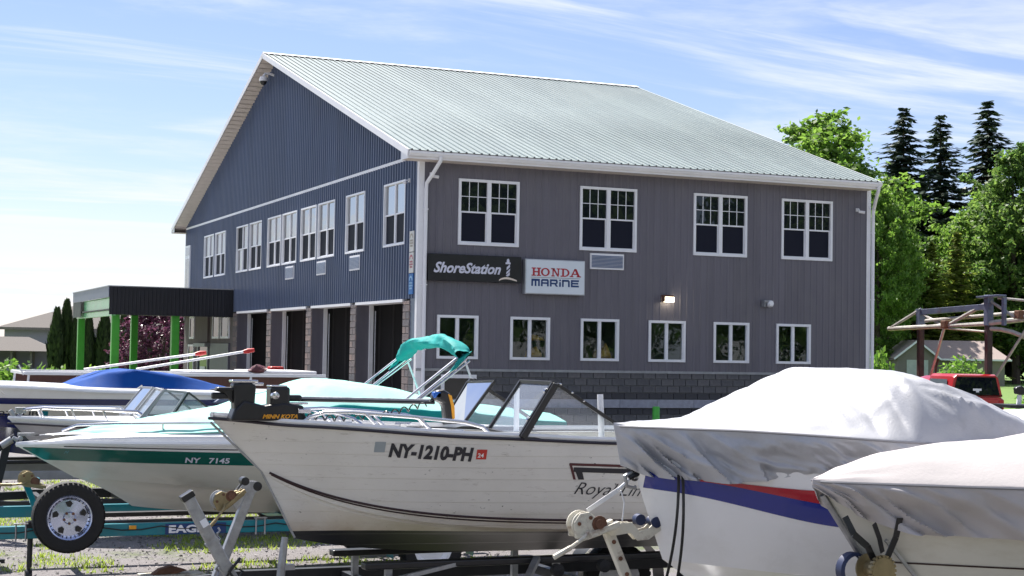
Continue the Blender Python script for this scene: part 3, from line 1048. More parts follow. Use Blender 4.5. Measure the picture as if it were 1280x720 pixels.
b = MB(); b.bb((-.09, 26.3, .05), (-.002, 26.45, 2.4)); b.bb((-.09, 28.3, .05), (-.002, 28.45, 2.4)); b.bb((-.25, 26.2, 2.4), (-.002, 28.55, 2.55))
o = b.build('entry_door', M['grey_paint'], bld)
b = MB(); b.bb((-.04, 26.45, .05), (-.02, 28.3, 2.4)); b.build('pane', M['glass_dark'], o)
b = MB(); b.bb((-.07, 26.9, 1.4), (-.041, 27.9, 1.55)); b.build('push_bar', M['sign_white'], o)
b = MB(); b.bb((-.10, 26.4, 2.6), (-.002, 28.4, 3.75)); b.build('entry_panel', M['wood_grey'], bld)
b = MB(); b.bb((-.09, 30.55, 4.75), (-.0305, 31.55, 7.0))
o = b.build('balcony_door', M['vinyl'], bld)
b = MB()
for yy in (30.63, 31.08): b.bb((-.1, yy, 4.9), (-.091, yy + .38, 6.4))
b.bb((-.1, 30.65, 6.55), (-.091, 31.45, 6.9))
b.build('pane', M['glass_up'], o)

# ------------------------------------------------------------------ entrance canopy
can = thing('entrance_canopy', 'black flat entrance canopy on four bright green columns at the shop\'s far end', 'canopy', (0, 0, 0))
b = MB(); b.bb((-4.93, 21.99, 3.78), (-.04, 32.0, 3.83)); b.build('canopy_ceiling', M['canopy_black'], can)
b = MB(); b.bb((-4.95, 21.98, 4.62), (-.04, 32.02, 4.70)); b.build('canopy_roof', M['canopy_black'], can)
x = -4.95
while x < -.05:                                          # ribbed front fascia, one sheet at a time
    e = min(x + .9144, -.04)
    b = MB()
    n = 6
    for i in range(n):
        xa, xb = lerp(x, e, i / n), lerp(x, e, (i + 1) / n)
        q = [(xa, 21.95), (xa + (xb - xa) * .6, 21.95), (xa + (xb - xa) * .7, 21.93), (xa + (xb - xa) * .9, 21.93), (xb, 21.95)]
        for (p0, p1) in zip(q, q[1:]): b.face((p0[0], p0[1], 3.60), (p1[0], p1[1], 3.60), (p1[0], p1[1], 4.69), (p0[0], p0[1], 4.69))
    b.build('fascia_panel', M['canopy_black'], can, recalc=False)
    x = e
b = MB(); b.bb((-4.98, 21.94, 4.28), (-4.955, 32.03, 4.72)); b.build('side_fascia', M['canopy_skylit'], can)
b = MB(); b.bb((-5.0, 21.92, 4.70), (-.03, 32.05, 4.74)); b.build('drip_edge', M['grey_paint'], can)
b = MB(); b.bb((-4.97, 29.6, 3.60), (-4.956, 32.02, 4.275)); b.build('side_fascia', M['canopy_black'], can)
b = MB(); b.bb((-4.82, 22.1, 3.56), (-4.66, 31.9, 4.30)); b.build('green_beam', M['green_lit'], can)
for (x, y) in ((-4.64, 22.3), (-4.64, 31.7), (-2.29, 22.3), (-2.29, 31.7)):
    b = MB()
    b.bb((x - .15, y - .15, 0), (x + .15, y + .15, 3.777)); b.bb((x - .24, y - .24, 0), (x + .24, y + .24, .06))
    b.build('column', M['green'], can, bevel=.015)

# ------------------------------------------------------------------ signs, lamps and cameras on the walls
def on_wall(name, parent, mesh2d, mt, x0, z0, yy, th=.006, slant=0):
    v, f = mesh2d
    b = MB()
    n0 = len(b.v)
    b.v += [(x0 + a, yy, z0 + c + slant * a) for a, c in v]
    b.v += [(x0 + a, yy + th, z0 + c + slant * a) for a, c in v]
    for q in f:
        b.f.append(tuple(q)); b.m.append(0)
    ed = {}
    for q in f:
        for i in range(len(q)):
            e = (q[i], q[(i + 1) % len(q)])
            if (e[1], e[0]) in ed: del ed[(e[1], e[0])]
            else: ed[e] = 1
    for (i, j) in ed: b.f.append((i, j, j + len(v), i + len(v))); b.m.append(0)
    return b.build(name, mt, parent, recalc=False)


s1 = thing('shop_sign', 'long black sign with silver italic lettering and a small lighthouse on the grey wall', 'sign', (0.24, -.022, 4.30))
b = MB(); b.bb((0, -.16, .02), (2.80, -.0, .77)); b.build('sign_box', M['black_sign'], s1, bevel=.01)
on_wall('lettering', s1, text_mesh('ShoreStation', .40, .35, .012, width=2.02), M['letter_silver'], .15, .26, -.168)
b = MB()
LHX = 2.34
def sg(poly): b.prism(poly, .008, lambda a, c, t: (LHX + a, -.168 + t, c))
sg([(-.02, .22), (.10, .33), (.10, .24), (.04, .20)])
sg([(.0, .33), (.11, .43), (.10, .35), (-.005, .26)])
sg([(.005, .46), (.10, .55), (.105, .47), (.005, .38)])
sg([(-.03, .55), (.12, .55), (.12, .60), (-.03, .60)]); sg([(.0, .60), (.09, .60), (.08, .68), (.045, .71), (.01, .68)])
b.build('lighthouse', M['letter_silver'], s1)
b = MB()
wv = [(-.22 + .54 * i / 16, .105 + .075 * sin(pi * (i / 16) ** .8)) for i in range(17)]
b.prism(wv + [(x, z - .035 - .02 * sin(pi * i / 16)) for i, (x, z) in reversed(list(enumerate(wv)))], .008, lambda a, c, t: (LHX + a, -.168 + t, c))
b.build('wave', M['letter_cream'], s1)

s2 = thing('engine_sign', 'white square sign with red and blue lettering beside the long black sign', 'sign', (3.14, -.022, 4.03))
b = MB(); b.bb((0, -.2, 0), (1.88, 0, 1.0)); b.build('sign_box', M['sign_edge'], s2, bevel=.015)
b = MB(); b.bb((.03, -.215, .03), (1.85, -.201, .97)); b.build('sign_face', M['sign_white'], s2)


def stroke_letters(items, x0, z0, yy, name, mt, parent, th=.008):
    b = MB()
    for poly in items: b.prism(poly, th, lambda a, c, t: (x0 + a, yy + t, z0 + c))
    b.build(name, mt, parent)


def ring(cx, cz, rx, rz, w1, w2, n=20, a0=0, a1=2 * pi):
    out_ = []
    for i in range(n):
        t0 = a0 + (a1 - a0) * i / n; t1 = a0 + (a1 - a0) * (i + 1) / n
        out_.append([(cx + rx * cos(t0), cz + rz * sin(t0)), (cx + rx * cos(t1), cz + rz * sin(t1)), (cx + (rx - w1) * cos(t1), cz + (rz - w2) * sin(t1)), (cx + (rx - w1) * cos(t0), cz + (rz - w2) * sin(t0))])
    return out_


def rc(x0, x1, z0, z1): return [(x0, z0), (x1, z0), (x1, z1), (x0, z1)]


H = .235
def serif(x, w_, top=True):
    return rc(x - w_ / 2, x + w_ / 2, H - .03, H) if top else rc(x - w_ / 2, x + w_ / 2, 0, .03)
let = []
let += [rc(.05, .105, .03, H - .03), rc(.205, .26, .03, H - .03), rc(.105, .205, H / 2 - .018, H / 2 + .018)] + [serif(.077, .13), serif(.232, .13), serif(.077, .13, False), serif(.232, .13, False)]
let += ring(.43, H / 2, .135, H / 2, .055, .032)
o_ = .60
let += [rc(o_ + .05, o_ + .085, .03, H - .03), rc(o_ + .215, o_ + .25, .03, H - .03), [(o_ + .04, H), (o_ + .10, H), (o_ + .25, .0), (o_ + .205, 0)], serif(o_ + .06, .11), serif(o_ + .232, .11), serif(o_ + .067, .10, False)]
o_ = .90
let += [rc(o_ + .05, o_ + .105, .03, H - .03), rc(o_, o_ + .12, H - .03, H), rc(o_, o_ + .12, 0, .03)] + ring(o_ + .12, H / 2, .155, H / 2, .055, .03, 12, -pi / 2, pi / 2)
o_ = 1.19
let += [[(o_ + .14, H), (o_ + .18, H), (o_ + .07, .02), (o_ + .03, .02)], [(o_ + .13, H), (o_ + .2, H), (o_ + .31, .02), (o_ + .24, .02)], rc(o_ + .09, o_ + .22, .07, .10), serif(o_ + .05, .11, False), serif(o_ + .275, .13, False)]
let = [[(p[0] * 1.02, p[1]) for p in q] for q in let]
stroke_letters(let, .18, .52, -.222, 'red_lettering', M['letter_red'], s2)
T = .05
H2 = .205
mar = []
mar += [rc(0, T, 0, H2), rc(T, .26, H2 - .06, H2), rc(.105, .105 + T, 0, H2 - .06), rc(.21, .26, 0, H2 - .06)]
o_ = .30
mar += [rc(o_, o_ + T, 0, H2 - .03), rc(o_ + .02, o_ + .22, H2 - .05, H2), rc(o_ + .19, o_ + .24, 0, H2 - .03), rc(o_ + T, o_ + .19, .07, .115)]
o_ = .58
mar += [rc(o_, o_ + T, 0, H2), rc(o_ + T, o_ + .22, H2 - .05, H2), rc(o_ + .19, o_ + .24, .09, H2 - .03), rc(o_ + T, o_ + .21, .065, .11), [(o_ + .14, .066), (o_ + .2, .066), (o_ + .25, 0), (o_ + .19, 0)]]
o_ = .87
mar += [rc(o_, o_ + .05, 0, .135), rc(o_, o_ + .05, .16, H2)]
o_ = .96
mar += [rc(o_, o_ + T, 0, H2 - .02), rc(o_, o_ + .21, H2 - .055, H2), rc(o_ + .19, o_ + .24, 0, H2 - .03)]
o_ = 1.24
mar += [rc(o_, o_ + T, .0, H2), rc(o_ + T, o_ + .25, H2 - .05, H2), rc(o_ + T, o_ + .23, H2 / 2 - .02, H2 / 2 + .025), rc(o_ + T, o_ + .25, 0, .05)]
stroke_letters(mar, .19, .23, -.222, 'blue_lettering', M['letter_blue'], s2)
stroke_letters([rc(0, 1.54, 0, .008)], .17, .475, -.222, 'rule_line', M['letter_dark'], s2)

# three small notices by the corner of the gable wall
def notice(z0, h, ground_m, ink, label, rows):
    o = thing('wall_notice', label, 'sign', (-.024, .62, z0))
    b = MB(); b.bb((-.03, -.36, 0), (0, 0, h)); b.build('notice_board', ground_m, o, bevel=.004)
    b = MB()
    for i in range(14):
        t0, t1 = pi * i / 14, pi * (i + 1) / 14
        f = lambda t, r: (-.033, -.18 + r * cos(t), h * .66 + r * .95 * sin(t))
        b.face(f(t0, .14), f(t1, .14), f(t1, .085), f(t0, .085))
    for k in range(rows):
        z = h * (.50 - .13 * k); wd = (.13, .15, .11, .14)[k % 4]
        n = 6
        for j in range(n):
            y0 = -.18 - wd + 2 * wd * j / n
            b.face((-.033, y0, z), (-.033, y0 + 2 * wd / n * .7, z), (-.033, y0 + 2 * wd / n * .7, z + .05), (-.033, y0, z + .05))
    b.build('printing', ink, o)
M['ink_tan'] = mat('tan ink', (.42, .38, .3), .6)
M['ink_red'] = mat('red ink', (.5, .12, .16), .6)
M['ink_sky'] = mat('pale blue ink', (.35, .6, .8), .6)
M['paper'] = mat('off white board', (.68, .67, .62), .6)
M['blue_board'] = mat('bright blue board', (.01, .13, .40), .5)
notice(5.13, .58, M['paper'], M['ink_tan'], 'off white notice, topmost of three stacked by the white corner board', 3)
notice(4.54, .57, M['paper'], M['ink_red'], 'white notice with red print, middle of three stacked by the white corner board', 3)
notice(3.94, .58, M['blue_board'], M['ink_sky'], 'bright blue notice, lowest of three stacked by the white corner board', 3)


def wall_lamp(x, z, lit, label):
    o = thing('wall_lamp', label, 'wall lamp', (x, -.024, z))
    b = MB(); b.box((0, -.02, 0), (.2, .04, .2)); b.box((-.02, -.10, .07), (.32, .2, .06)); b.box((-.16, -.10, -.02), (.03, .2, .16))
    b.build('housing', M['rust'] if lit else M['grey_paint'], o, bevel=.008)
    b = MB()
    if lit: b.box((0.02, -.11, -.03), (.27, .16, .14))
    else: b.lathe([(.0, -.20), (.07, -.19), (.105, -.14), (.11, -.04), (.09, 0)], (.05, -.05, 0), 'y', 16)
    b.build('lens', M['lamp_lit'] if lit else M['vinyl'], o, smooth=True)
wall_lamp(7.80, 4.03, True, 'lit rusty flood lamp with warm glow on the grey wall')
wall_lamp(11.24, 3.97, False, 'unlit round white lamp on the grey wall')


def cctv(loc, P, label):
    o = thing('security_camera', label, 'security camera', loc)
    b = MB(); b.tube([P(0, 0, 0), P(0, .12, .0), P(.0, .16, -.05)], .025, 8); b.box(P(0, .01, 0), (.1, .1, .1)); b.build('bracket', M['white'], o)
    b = MB(); b.tube([P(-.02, .14, -.06), P(.14, .24, -.09)], .045, 10); b.build('body', M['white'], o, smooth=True)
cctv((.33, 0, 7.28), lambda u, n, v: (u, -n, v), 'small white security camera by the downspout at the near wall corner')
cctv((14.63, 0, 7.0), lambda u, n, v: (u - .1, -n, v), 'small white security camera at the far right wall corner under the eave')
cctv((0, .75, 7.16), lambda u, n, v: (-n, -u, v), 'small white security camera on the ribbed gable wall near the corner board')
o = thing('dome_camera', 'dome security camera on a curved arm under the gable peak', 'security camera', (0, 16.3, 12.3))
b = MB(); b.tube([(0, 0, .25), (-.2, 0, .3), (-.36, 0, .28), (-.42, 0, .18)], .05, 8); b.build('arm', M['white'], o, smooth=True)
b = MB(); b.lathe([(.0, .2), (.13, .16), (.16, .05), (.15, .0)], (-.42, 0, 0), 'z', 16); b.build('shell', M['white'], o, smooth=True)
b = MB(); b.lathe([(.13, .0), (.12, -.08), (.07, -.14), (0, -.16)], (-.42, 0, 0), 'z', 16); b.build('dome', M['black'], o, smooth=True)

# ------------------------------------------------------------------ boats: hulls, decals, covers
def wid(t, p=2.2, full=.6):
    u = min(max(t, 0) / full, 1)
    return 1 - (1 - u) ** p


class Hull:
    """sheer, chine and keel curves from bow (t = 0) to transom (t = 1); local x runs aft, local -y is the side seen"""
    def __init__(s, Ln, B, Bc, zs, stem_c, stem_k, zc1, qc=2.0, qk=2.5, ps=2.2, pc=1.9, fs=.6, fc=.75, bulge=.04, flare=0, rake=.0):
        s.__dict__.update(locals())

    def S(s, t): return Vector((s.Ln * t, s.B * wid(t, s.ps, s.fs) * (1 - .06 * max(0, t - .6)), curve(s.zs, t * s.Ln)))

    def Cn(s, t):
        x0, z0 = s.stem_c
        return Vector((x0 + (s.Ln - x0 - s.rake) * t, s.Bc * wid(t, s.pc, s.fc), s.zc1 + (z0 - s.zc1) * (1 - t) ** (s.qc * 2)))

    def K(s, t):
        x0, z0 = s.stem_k
        return Vector((x0 + (s.Ln - x0 - s.rake) * t, 0, z0 * (1 - t) ** (s.qk * 2)))

    def side(s, t, v):
        a, b = s.S(t), s.Cn(t)
        p = a.lerp(b, v)
        p.y += s.bulge * 4 * v * (1 - v) * wid(t, 2, .3) - s.flare * 4 * v * (1 - v) * (1 - t) ** 2 * wid(t, 3, .15)
        # stem curve
        return p

    def bottom(s, t, v):
        a, b = s.Cn(t), s.K(t)
        p = a.lerp(b, v)
        p.z += .03 * 4 * v * (1 - v) * (1 - t)
        return p


def build_hull(h, mats, side_rows, parent, nt_=64, nv=10, chine_flat=.0, name='hull'):
    """side_rows: list of (v limit, material index); last index is used for the bottom"""
    b = MB()
    T = [(i / nt_) ** 1.6 for i in range(nt_ + 1)]
    for sgn in (-1, 1):
        def fn(u, v):
            p = h.side(T[int(round(u * nt_))], v)
            return (p.x, sgn * p.y, p.z)
        def mf(u, v):
            for lim, k in side_rows:
                if v <= lim: return k
            return side_rows[-1][1]
        b.grid(fn, nt_, nv, mf)
        def fb(u, v):
            p = h.bottom(T[int(round(u * nt_))], v)
            y = p.y * (1 - .0 * v) - (chine_flat * wid(T[int(round(u * nt_))], 2, .2) if v < .001 else 0)
            return (p.x, sgn * max(0, y), p.z)
        b.k = side_rows[-1][1]
        if chine_flat:
            def fc(u, v):
                t = T[int(round(u * nt_))]; p = h.Cn(t)
                return (p.x, sgn * max(0, p.y - v * chine_flat * wid(t, 2, .2)), p.z - .008 * v)
            b.grid(fc, nt_, 1)
        b.grid(fb, nt_, 6)
        # transom
        t = 1
        pts = [h.side(1, i / nv) for i in range(nv + 1)] + [h.bottom(1, 1)]
        b.face(*[(p.x, sgn * p.y, p.z) for p in pts], (h.Ln, 0, h.S(1).z))
    o = b.build(name, mats, parent, smooth=True, angle=28, recalc=True)
    bv = BVHTree.FromPolygons([Vector(p) for p in b.v], b.f)
    return o, bv


def hull_y(bv, x, z, sgn=-1):
    r = bv.ray_cast(Vector((x, sgn * 5, z)), Vector((0, -sgn, 0)))
    return r[0].y if r[0] is not None else None


def decal(name, bv, pts, faces, mt, parent, off=.004, sgn=-1):
    """flat print laid on the side of a hull"""
    v = []
    for x, z in pts:
        y = hull_y(bv, x, z, sgn)
        v.append(None if y is None else (x, y + sgn * off, z))
    b = MB()
    for f in faces:
        if all(v[i] is not None for i in f): b.face(*[v[i] for i in (f if sgn < 0 else f[::-1])])
    if b.f: return b.build(name, mt, parent, recalc=False)


def hull_text(name, bv, s, x0, z0, size, mt, parent, slope=0, shear=0, offset=0, width=None):
    v, f = text_mesh(s, size, shear, offset, width=width)
    return decal(name, bv, [(x0 + a, z0 + c + slope * a) for a, c in v], f, mt, parent, .005)


def band(name, bv, xs, lo, hi, mt, parent, sides=(-1, 1), nz=3, off=.004):
    for sg_ in sides:
        P, F = [], []
        for x in xs:
            for j in range(nz + 1): P.append((x, lerp(lo(x), hi(x), j / nz)))
        for i in range(len(xs) - 1):
            for j in range(nz):
                a = i * (nz + 1) + j
                F.append((a, a + nz + 1, a + nz + 2, a + 1))
        decal(name, bv, P, F, mt, parent, off, sg_)


def rail_along(h, parent, mt, name, dz=0, r=.02, out_=.012, n=40, v=None, t0=0.0, t1=1.0):
    for sgn in (-1, 1):
        b = MB()
        pts = []
        for i in range(n + 1):
            t = t0 + (t1 - t0) * (i / n) ** 1.5
            p = h.S(t) if v is None else h.side(t, v)
            pts.append((p.x - (out_ if t < .01 else 0), sgn * (p.y + out_), p.z + dz))
        b.tube(pts, r, 6)
        b.build(name, mt, parent, smooth=True)


def deck(h, parent, mt, name='deck', t0=0, t1=1, crown=.05, dz=-.01, inset=.01):
    b = MB()
    n = 30
    def fn(u, v):
        t = t0 + (t1 - t0) * u ** 1.3
        p = h.S(t); y = (v * 2 - 1)
        return (p.x, y * max(0, p.y - inset), p.z + dz + crown * (1 - y * y) * min(1, p.y * 2))
    b.grid(fn, n, 8)
    return b.build(name, mt, parent, smooth=True, recalc=False)


def cover(name, parent, mt, x0, x1, ridge, half, gz, drop, fold, crown=lambda x: 2.2, nu=160, nv=56, split=.68, skirt_in=.05, hem=True, mfn=None, rake=None, top=None, seam=None):
    """fabric sheet: crowned top from the centreline to the gunwale, then a hanging skirt; fold(x, s, v, sgn) adds creases"""
    b = MB()
    for sgn in (-1, 1):
        def fn(u, v):
            x = x0 + (x1 - x0) * u ** 1.25
            hw = half(x) * min(1, max(0, (x - x0) / .05)) ** .5; g_ = gz(x)
            if v <= split:
                s = v / split
                y = hw * s
                z = top(x, s) if top else g_ + (ridge(x) - g_) * (1 - s ** crown(x))
                d = fold(x, s, 0, sgn)
                return (x, sgn * y, z + d)
            s = (v - split) / (1 - split)
            d = fold(x, 1, s, sgn)
            y = hw + .015 * sin(pi * min(1, s * 2)) - skirt_in * s + d
            if hw < .12: d *= hw / .12; y = min(y, hw)
            xx = x + (rake(x) * drop(x) * s if rake else 0)
            return (xx, sgn * max(0, hw - skirt_in * s * min(1, hw / .12) + .015 * sin(pi * min(1, s * 2)) * min(1, hw / .12) + d), g_ - drop(x) * s)
        b.grid(fn, nu, nv, mfn)
    me_o = b.build(name, mt, parent, smooth=True, recalc=True, angle=70)
    if hem and name == 'boat_cover' and seam:
        for sgn in (-1, 1):
            q = MB(); pts = []
            for i in range(nu // 2 + 1):
                x = x0 + .02 + (x1 - x0 - .02) * (i / (nu // 2)) ** 1.25
                hw = half(x) * min(1, max(0, (x - x0) / .05)) ** .5
                pts.append((x, sgn * (hw + .002), gz(x) - .004))
            q.tube(pts, .006, 5); q.build('cover_seam', seam, parent, smooth=True)
    if False:
        for sgn in (-1,):
            pts = []
            for i in range(nu + 1):
                u = i / nu; x = x0 + (x1 - x0) * u ** 1.25
                hw = half(x); d = fold(x, 1, 1, sgn)
                pts.append((x, sgn * max(.0, hw - skirt_in + d), gz(x) - drop(x)))
    return me_o


def nz(x, y=0, z=0, s=1.0): return noise.noise(Vector((x * s, y * s, z * s)))


def ridged(p, k=2.0):
    return 1 - abs(sin(p)) ** k if k else 0


def frame_panel(parent, P, mt_f, mt_g, r=.014, name='windshield_panel'):
    """framed glass panel on four (or three) corners"""
    b = MB()
    n = len(P)
    for i in range(n): b.bar(P[i], P[(i + 1) % n], r * 2, r * 2)
    o = b.build(name, mt_f, parent, bevel=.003)
    q = MB(); P = [Vector(p) for p in P]
    nn = (P[1] - P[0]).cross(P[2] - P[0]).normalized() * .004
    q.face(*[p - nn for p in P])
    q.build('pane', mt_g, o, recalc=False)
    return o


def wheel_mesh(R, Wd, rim_mt):
    t = MB()
    t.lathe([(R * .62, -Wd * .42), (R * .80, -Wd * .5), (R * .93, -Wd * .47), (R * .985, -Wd * .36), (R, -Wd * .2), (R, Wd * .2), (R * .985, Wd * .36), (R * .93, Wd * .47), (R * .8, Wd * .5), (R * .62, Wd * .42)], (0, 0, 0), 'y', 40)
    for k in range(44):                                   # tread lugs
        a = 2 * pi * k / 44
        Mx = Matrix.Rotation(-a, 3, 'Y')
        for yy in (-Wd * .3, Wd * .3):
            t.box(Mx @ Vector((R * .984, yy + (Wd * .02), 0)), (R * .006, Wd * .3, R * .10), Mx)
    return t


# ------------------------------------------------------------------ boat A: white aluminium runabout in the middle
BZ = .73
bA = thing('runabout_boat', 'worn white aluminium runabout with black trolling motor on its bow and open windshield', 'boat', (-12.22, -29.62, BZ))
hA = Hull(5.5, .98, .86, [(0, 1.09), (.6, 1.045), (1.9, .975), (3, .935), (5.5, .93)], (.40, .68), (.68, .16), .24, qc=3.7, qk=3.4, ps=2.0, pc=1.8, fs=.62, fc=.8, bulge=.05, flare=.05)
hull, bvA = build_hull(hA, [M['hull_alu']], [(1, 0)], bA, 90, 12, chine_flat=.06)
rail_along(hA, bA, M['rub'], 'rub_rail', -.010, .013, .004)
rail_along(hA, bA, M['gel_white'], 'gunwale_cap', .018, .022, -.012)
for dv, rr, mt_ in ((.895, .010, 'brown_stripe'), (.93, .006, 'brown_stripe')): rail_along(hA, bA, M[mt_], 'accent_stripe', 0, rr, .003, 50, dv, .02)
deck(hA, bA, M['gel_white'], 'foredeck', 0, .36, .02)
b = MB()                                                  # side decks and cockpit floor behind the foredeck
for sgn in (-1, 1):
    def fs(u, v):
        p = hA.S(.36 + .64 * u); return (p.x, sgn * (p.y - .01 - .16 * v), p.z - .01)
    b.grid(fs, 14, 1)
b.face((1.9, -.5, .45), (5.4, -.62, .45), (5.4, .62, .45), (1.9, .5, .45)); b.face((1.98, -.5, .45), (1.98, .5, .45), (1.98, .72, .95), (1.98, -.72, .95))
b.build('cockpit_liner', M['gel_white'], bA)
hull_text('registration_number', bvA, 'NY-1210-PH', 1.25, .815, .138, M['letter_dark'], bA, slope=-.045, shear=.10, offset=.007, width=.60)
def quad(x0, x1, z0, z1, n=4, sl=0): 
    return [(lerp(x0, x1, i / n), z + sl * lerp(0, x1 - x0, i / n)) for i in range(n + 1) for z in (z0, z1)], [(2 * i, 2 * i + 2, 2 * i + 3, 2 * i + 1) for i in range(n)]
decal('sticker', bvA, *quad(1.145, 1.22, .845, .925), M['decal_grey'], bA)
decal('sticker', bvA, *quad(1.875, 1.95, .80, .875), M['decal_red'], bA, .004)
hull_text('sticker_number', bvA, '24', 1.885, .815, .045, M['letter_white'], bA, offset=.001)
# angular brown mark and script name
P = [(2.585, .765), (3.9, .72), (3.9, .685), (2.70, .727), (2.72, .66), (2.64, .665)]
def strip(pa, pb, n=10): return [(lerp(pa[0][0], pa[1][0], i / n), lerp(pa[0][1], pa[1][1], i / n)) if j == 0 else (lerp(pb[0][0], pb[1][0], i / n), lerp(pb[0][1], pb[1][1], i / n)) for i in range(n + 1) for j in (0, 1)], [(2 * i, 2 * i + 2, 2 * i + 3, 2 * i + 1) for i in range(n)]
decal('name_flash', bvA, *strip(((2.585, .755), (3.95, .71)), ((2.585, .775), (3.95, .73))), M['maroon'], bA)
decal('name_flash', bvA, *strip(((2.585, .765), (2.635, .645)), ((2.605, .765), (2.655, .645)), 4), M['maroon'], bA)
decal('name_flash', bvA, *strip(((2.625, .705), (3.95, .66)), ((2.625, .742), (3.95, .697))), M['letter_dark'], bA)
decal('name_flash', bvA, *strip(((2.635, .72), (2.675, .645)), ((2.69, .72), (2.72, .645)), 4), M['letter_dark'], bA)
hull_text('boat_name', bvA, 'Royal Line II', 2.66, .53, .14, M['letter_dark'], bA, slope=-.04, shear=.42, offset=-.001, width=.74)
# windshield: two raked front panels, open centre, side wings
def wp(x, y, z): return (x, y, z - BZ)
frame_panel(bA, [wp(2.15, -.30, 1.73), wp(2.18, -.85, 1.705), wp(2.45, -.85, 2.115), wp(2.42, -.30, 2.115)], M['black'], M['glass_boat'], .014)
frame_panel(bA, [wp(2.18, .30, 1.76), wp(2.20, .85, 1.73), wp(2.42, .85, 2.08), wp(2.44, .30, 2.10)], M['black'], M['glass_boat'], .012)
for sgn in (-1, 1):
    frame_panel(bA, [wp(2.21, sgn * .865, 1.69), wp(3.06, sgn * .90, 1.68), wp(3.04, sgn * .89, 1.765), wp(2.48, sgn * .865, 2.105)], M['black'], M['glass_boat'], .014, 'side_window')
    b = MB(); b.tube([wp(2.88, sgn * .84, 1.66), wp(2.87, sgn * .82, 2.03)], .024, 10); b.build('windshield_brace', M['vinyl'], bA, smooth=True)
    b = MB(); b.bar(wp(2.19, sgn * .86, 1.70), wp(2.46, sgn * .86, 2.11), .05, .035); b.build('corner_post', M['black'], bA, bevel=.006)
    b = MB()
    for k in range(6): b.lathe([(0, -.016), (.012, -.010), (.012, .0), (0, .004)], wp(lerp(2.5, 3.0, k / 5), sgn * .88, lerp(2.11, 1.79, k / 5)), 'z', 8)
    b.build('snap_stud', M['steel'], bA, smooth=True)
b = MB()
for (x, z) in ((2.40, 2.05), (2.26, 1.83)): b.lathe([(.018, -.012), (.026, 0), (.018, .012), (.0, .013)], wp(x, -.84, z), 'y', 12)
b.build('hinge_knob', M['steel'], bA, smooth=True)
# bow rails
for sgn in (-1, 1):
    b = MB()
    yb = lambda x: sgn * (hA.S(x / 5.5).y - .07)
    zb = lambda x: hA.S(x / 5.5).z
    path = [(.62, yb(.62), zb(.62) + .0), (.70, yb(.7), zb(.7) + .06), (.80, yb(.8), zb(.8) + .10), (1.0, yb(1.0), zb(1.0) + .115), (1.4, yb(1.4), zb(1.4) + .115), (1.8, yb(1.8), zb(1.8) + .10), (1.93, yb(1.93), zb(1.93) + .07), (2.0, yb(2.0), zb(2.0) + .0)]
    b.tube(path, .015, 10)
    for x in (1.12, 1.5): b.tube([(x + .08, yb(x), zb(x)), (x - .04, yb(x), zb(x) + .115)], .012, 8)
    b.tube([(.86, yb(.86), zb(.86) + .105), (1.0, yb(1.0), zb(1.0) + .07), (1.1, yb(1.1), zb(1.1))], .011, 8)
    b.build('bow_rail', M['steel'], bA, smooth=True)
    b = MB()
    for x in (.62, 1.2, 1.58, 2.0): b.lathe([(.03, 0), (.03, .008), (.0, .012)], (x, yb(x), zb(x) + .0), 'z', 10)
    for x in (.95, 1.75):
        b.tube([(x - .07, yb(x) + sgn * -.08, zb(x) + .03), (x + .07, yb(x) + sgn * -.08, zb(x) + .03)], .01, 6); b.box((x, yb(x) + sgn * -.08, zb(x) + .012), (.05, .03, .03))
    b.build('rail_foot', M['steel'], bA)
# helm seen through the glass
b = MB(); b.bb((2.35, -.6, .5), (2.75, -.2, .95)); b.build('helm_console', M['gel_cream'], bA, bevel=.03)
b = MB()
b.bb((3.3, -.6, .5), (3.75, -.25, .80)); b.build('seat', M['cover_grey'], bA, bevel=.05)
# dirt on the stem
b = MB(); b.tube([(.008, 0, 1.05), (.405, 0, .68), (.68, 0, .165)], .009, 8); b.build('stem_strip', M['galv'], bA, smooth=True)

# trolling motor lying on the bow
tm = thing('trolling_motor', 'black bow mount trolling motor with coiled cord stowed along the white boat', 'motor', (-12.22, -29.62, 1.765))
def rel(x, y, z): return (x, y, z - 1.72)
b = MB()
b.prism([(.10, 1.745), (.68, 1.745), (.66, 1.86), (.50, 1.885), (.36, 1.86), (.2, 1.90), (.13, 1.83)], .17, lambda a, c, t: rel(a, -.26 + t, c + .01))
b.build('mount_base', M['black'], tm, bevel=.018)
b = MB()
b.prism([(.135, 1.83), (.285, 1.83), (.295, 2.02), (.24, 2.045), (.12, 2.03)], .13, lambda a, c, t: rel(a, -.24 + t, c))
b.box(rel(.07, -.18, 1.99), (.14, .10, .03)); b.box(rel(.06, -.18, 1.94), (.18, .05, .05)); b.prism([(-.05, 1.99), (.13, 1.99), (.13, 1.88), (.06, 1.96)], .08, lambda a, c, t: rel(a, -.22 + t, c))
b.build('control_head', M['black'], tm, bevel=.014)
b = MB(); b.box(rel(.21, -.18, 2.05), (.2, .11, .02)); b.box(rel(.30, -.18, 2.03), (.12, .06, .02)); b.build('foot_bracket', M['steel'], tm, bevel=.006)
b = MB()
b.box(rel(.48, -.17, 1.935), (.15, .16, .15)); b.box(rel(.49, -.17, 1.86), (.10, .12, .10)); b.box(rel(.60, -.17, 1.925), (.12, .08, .05))
b.build('steering_housing', M['black'], tm, bevel=.02)
b = MB(); b.lathe([(0, -.30), (.028, -.295), (.03, -.25), (.02, -.2)], rel(.43, 0, 1.945), 'y', 12); b.box(rel(.47, -.17, 2.015), (.13, .13, .012)); b.box(rel(.37, -.24, 1.83), (.10, .02, .02)); b.box(rel(.66, -.27, 1.83), (.10, .02, .03)); b.box(rel(.62, -.2, 1.885), (.16, .06, .018))
b.build('fitting', M['steel'], tm, bevel=.004)
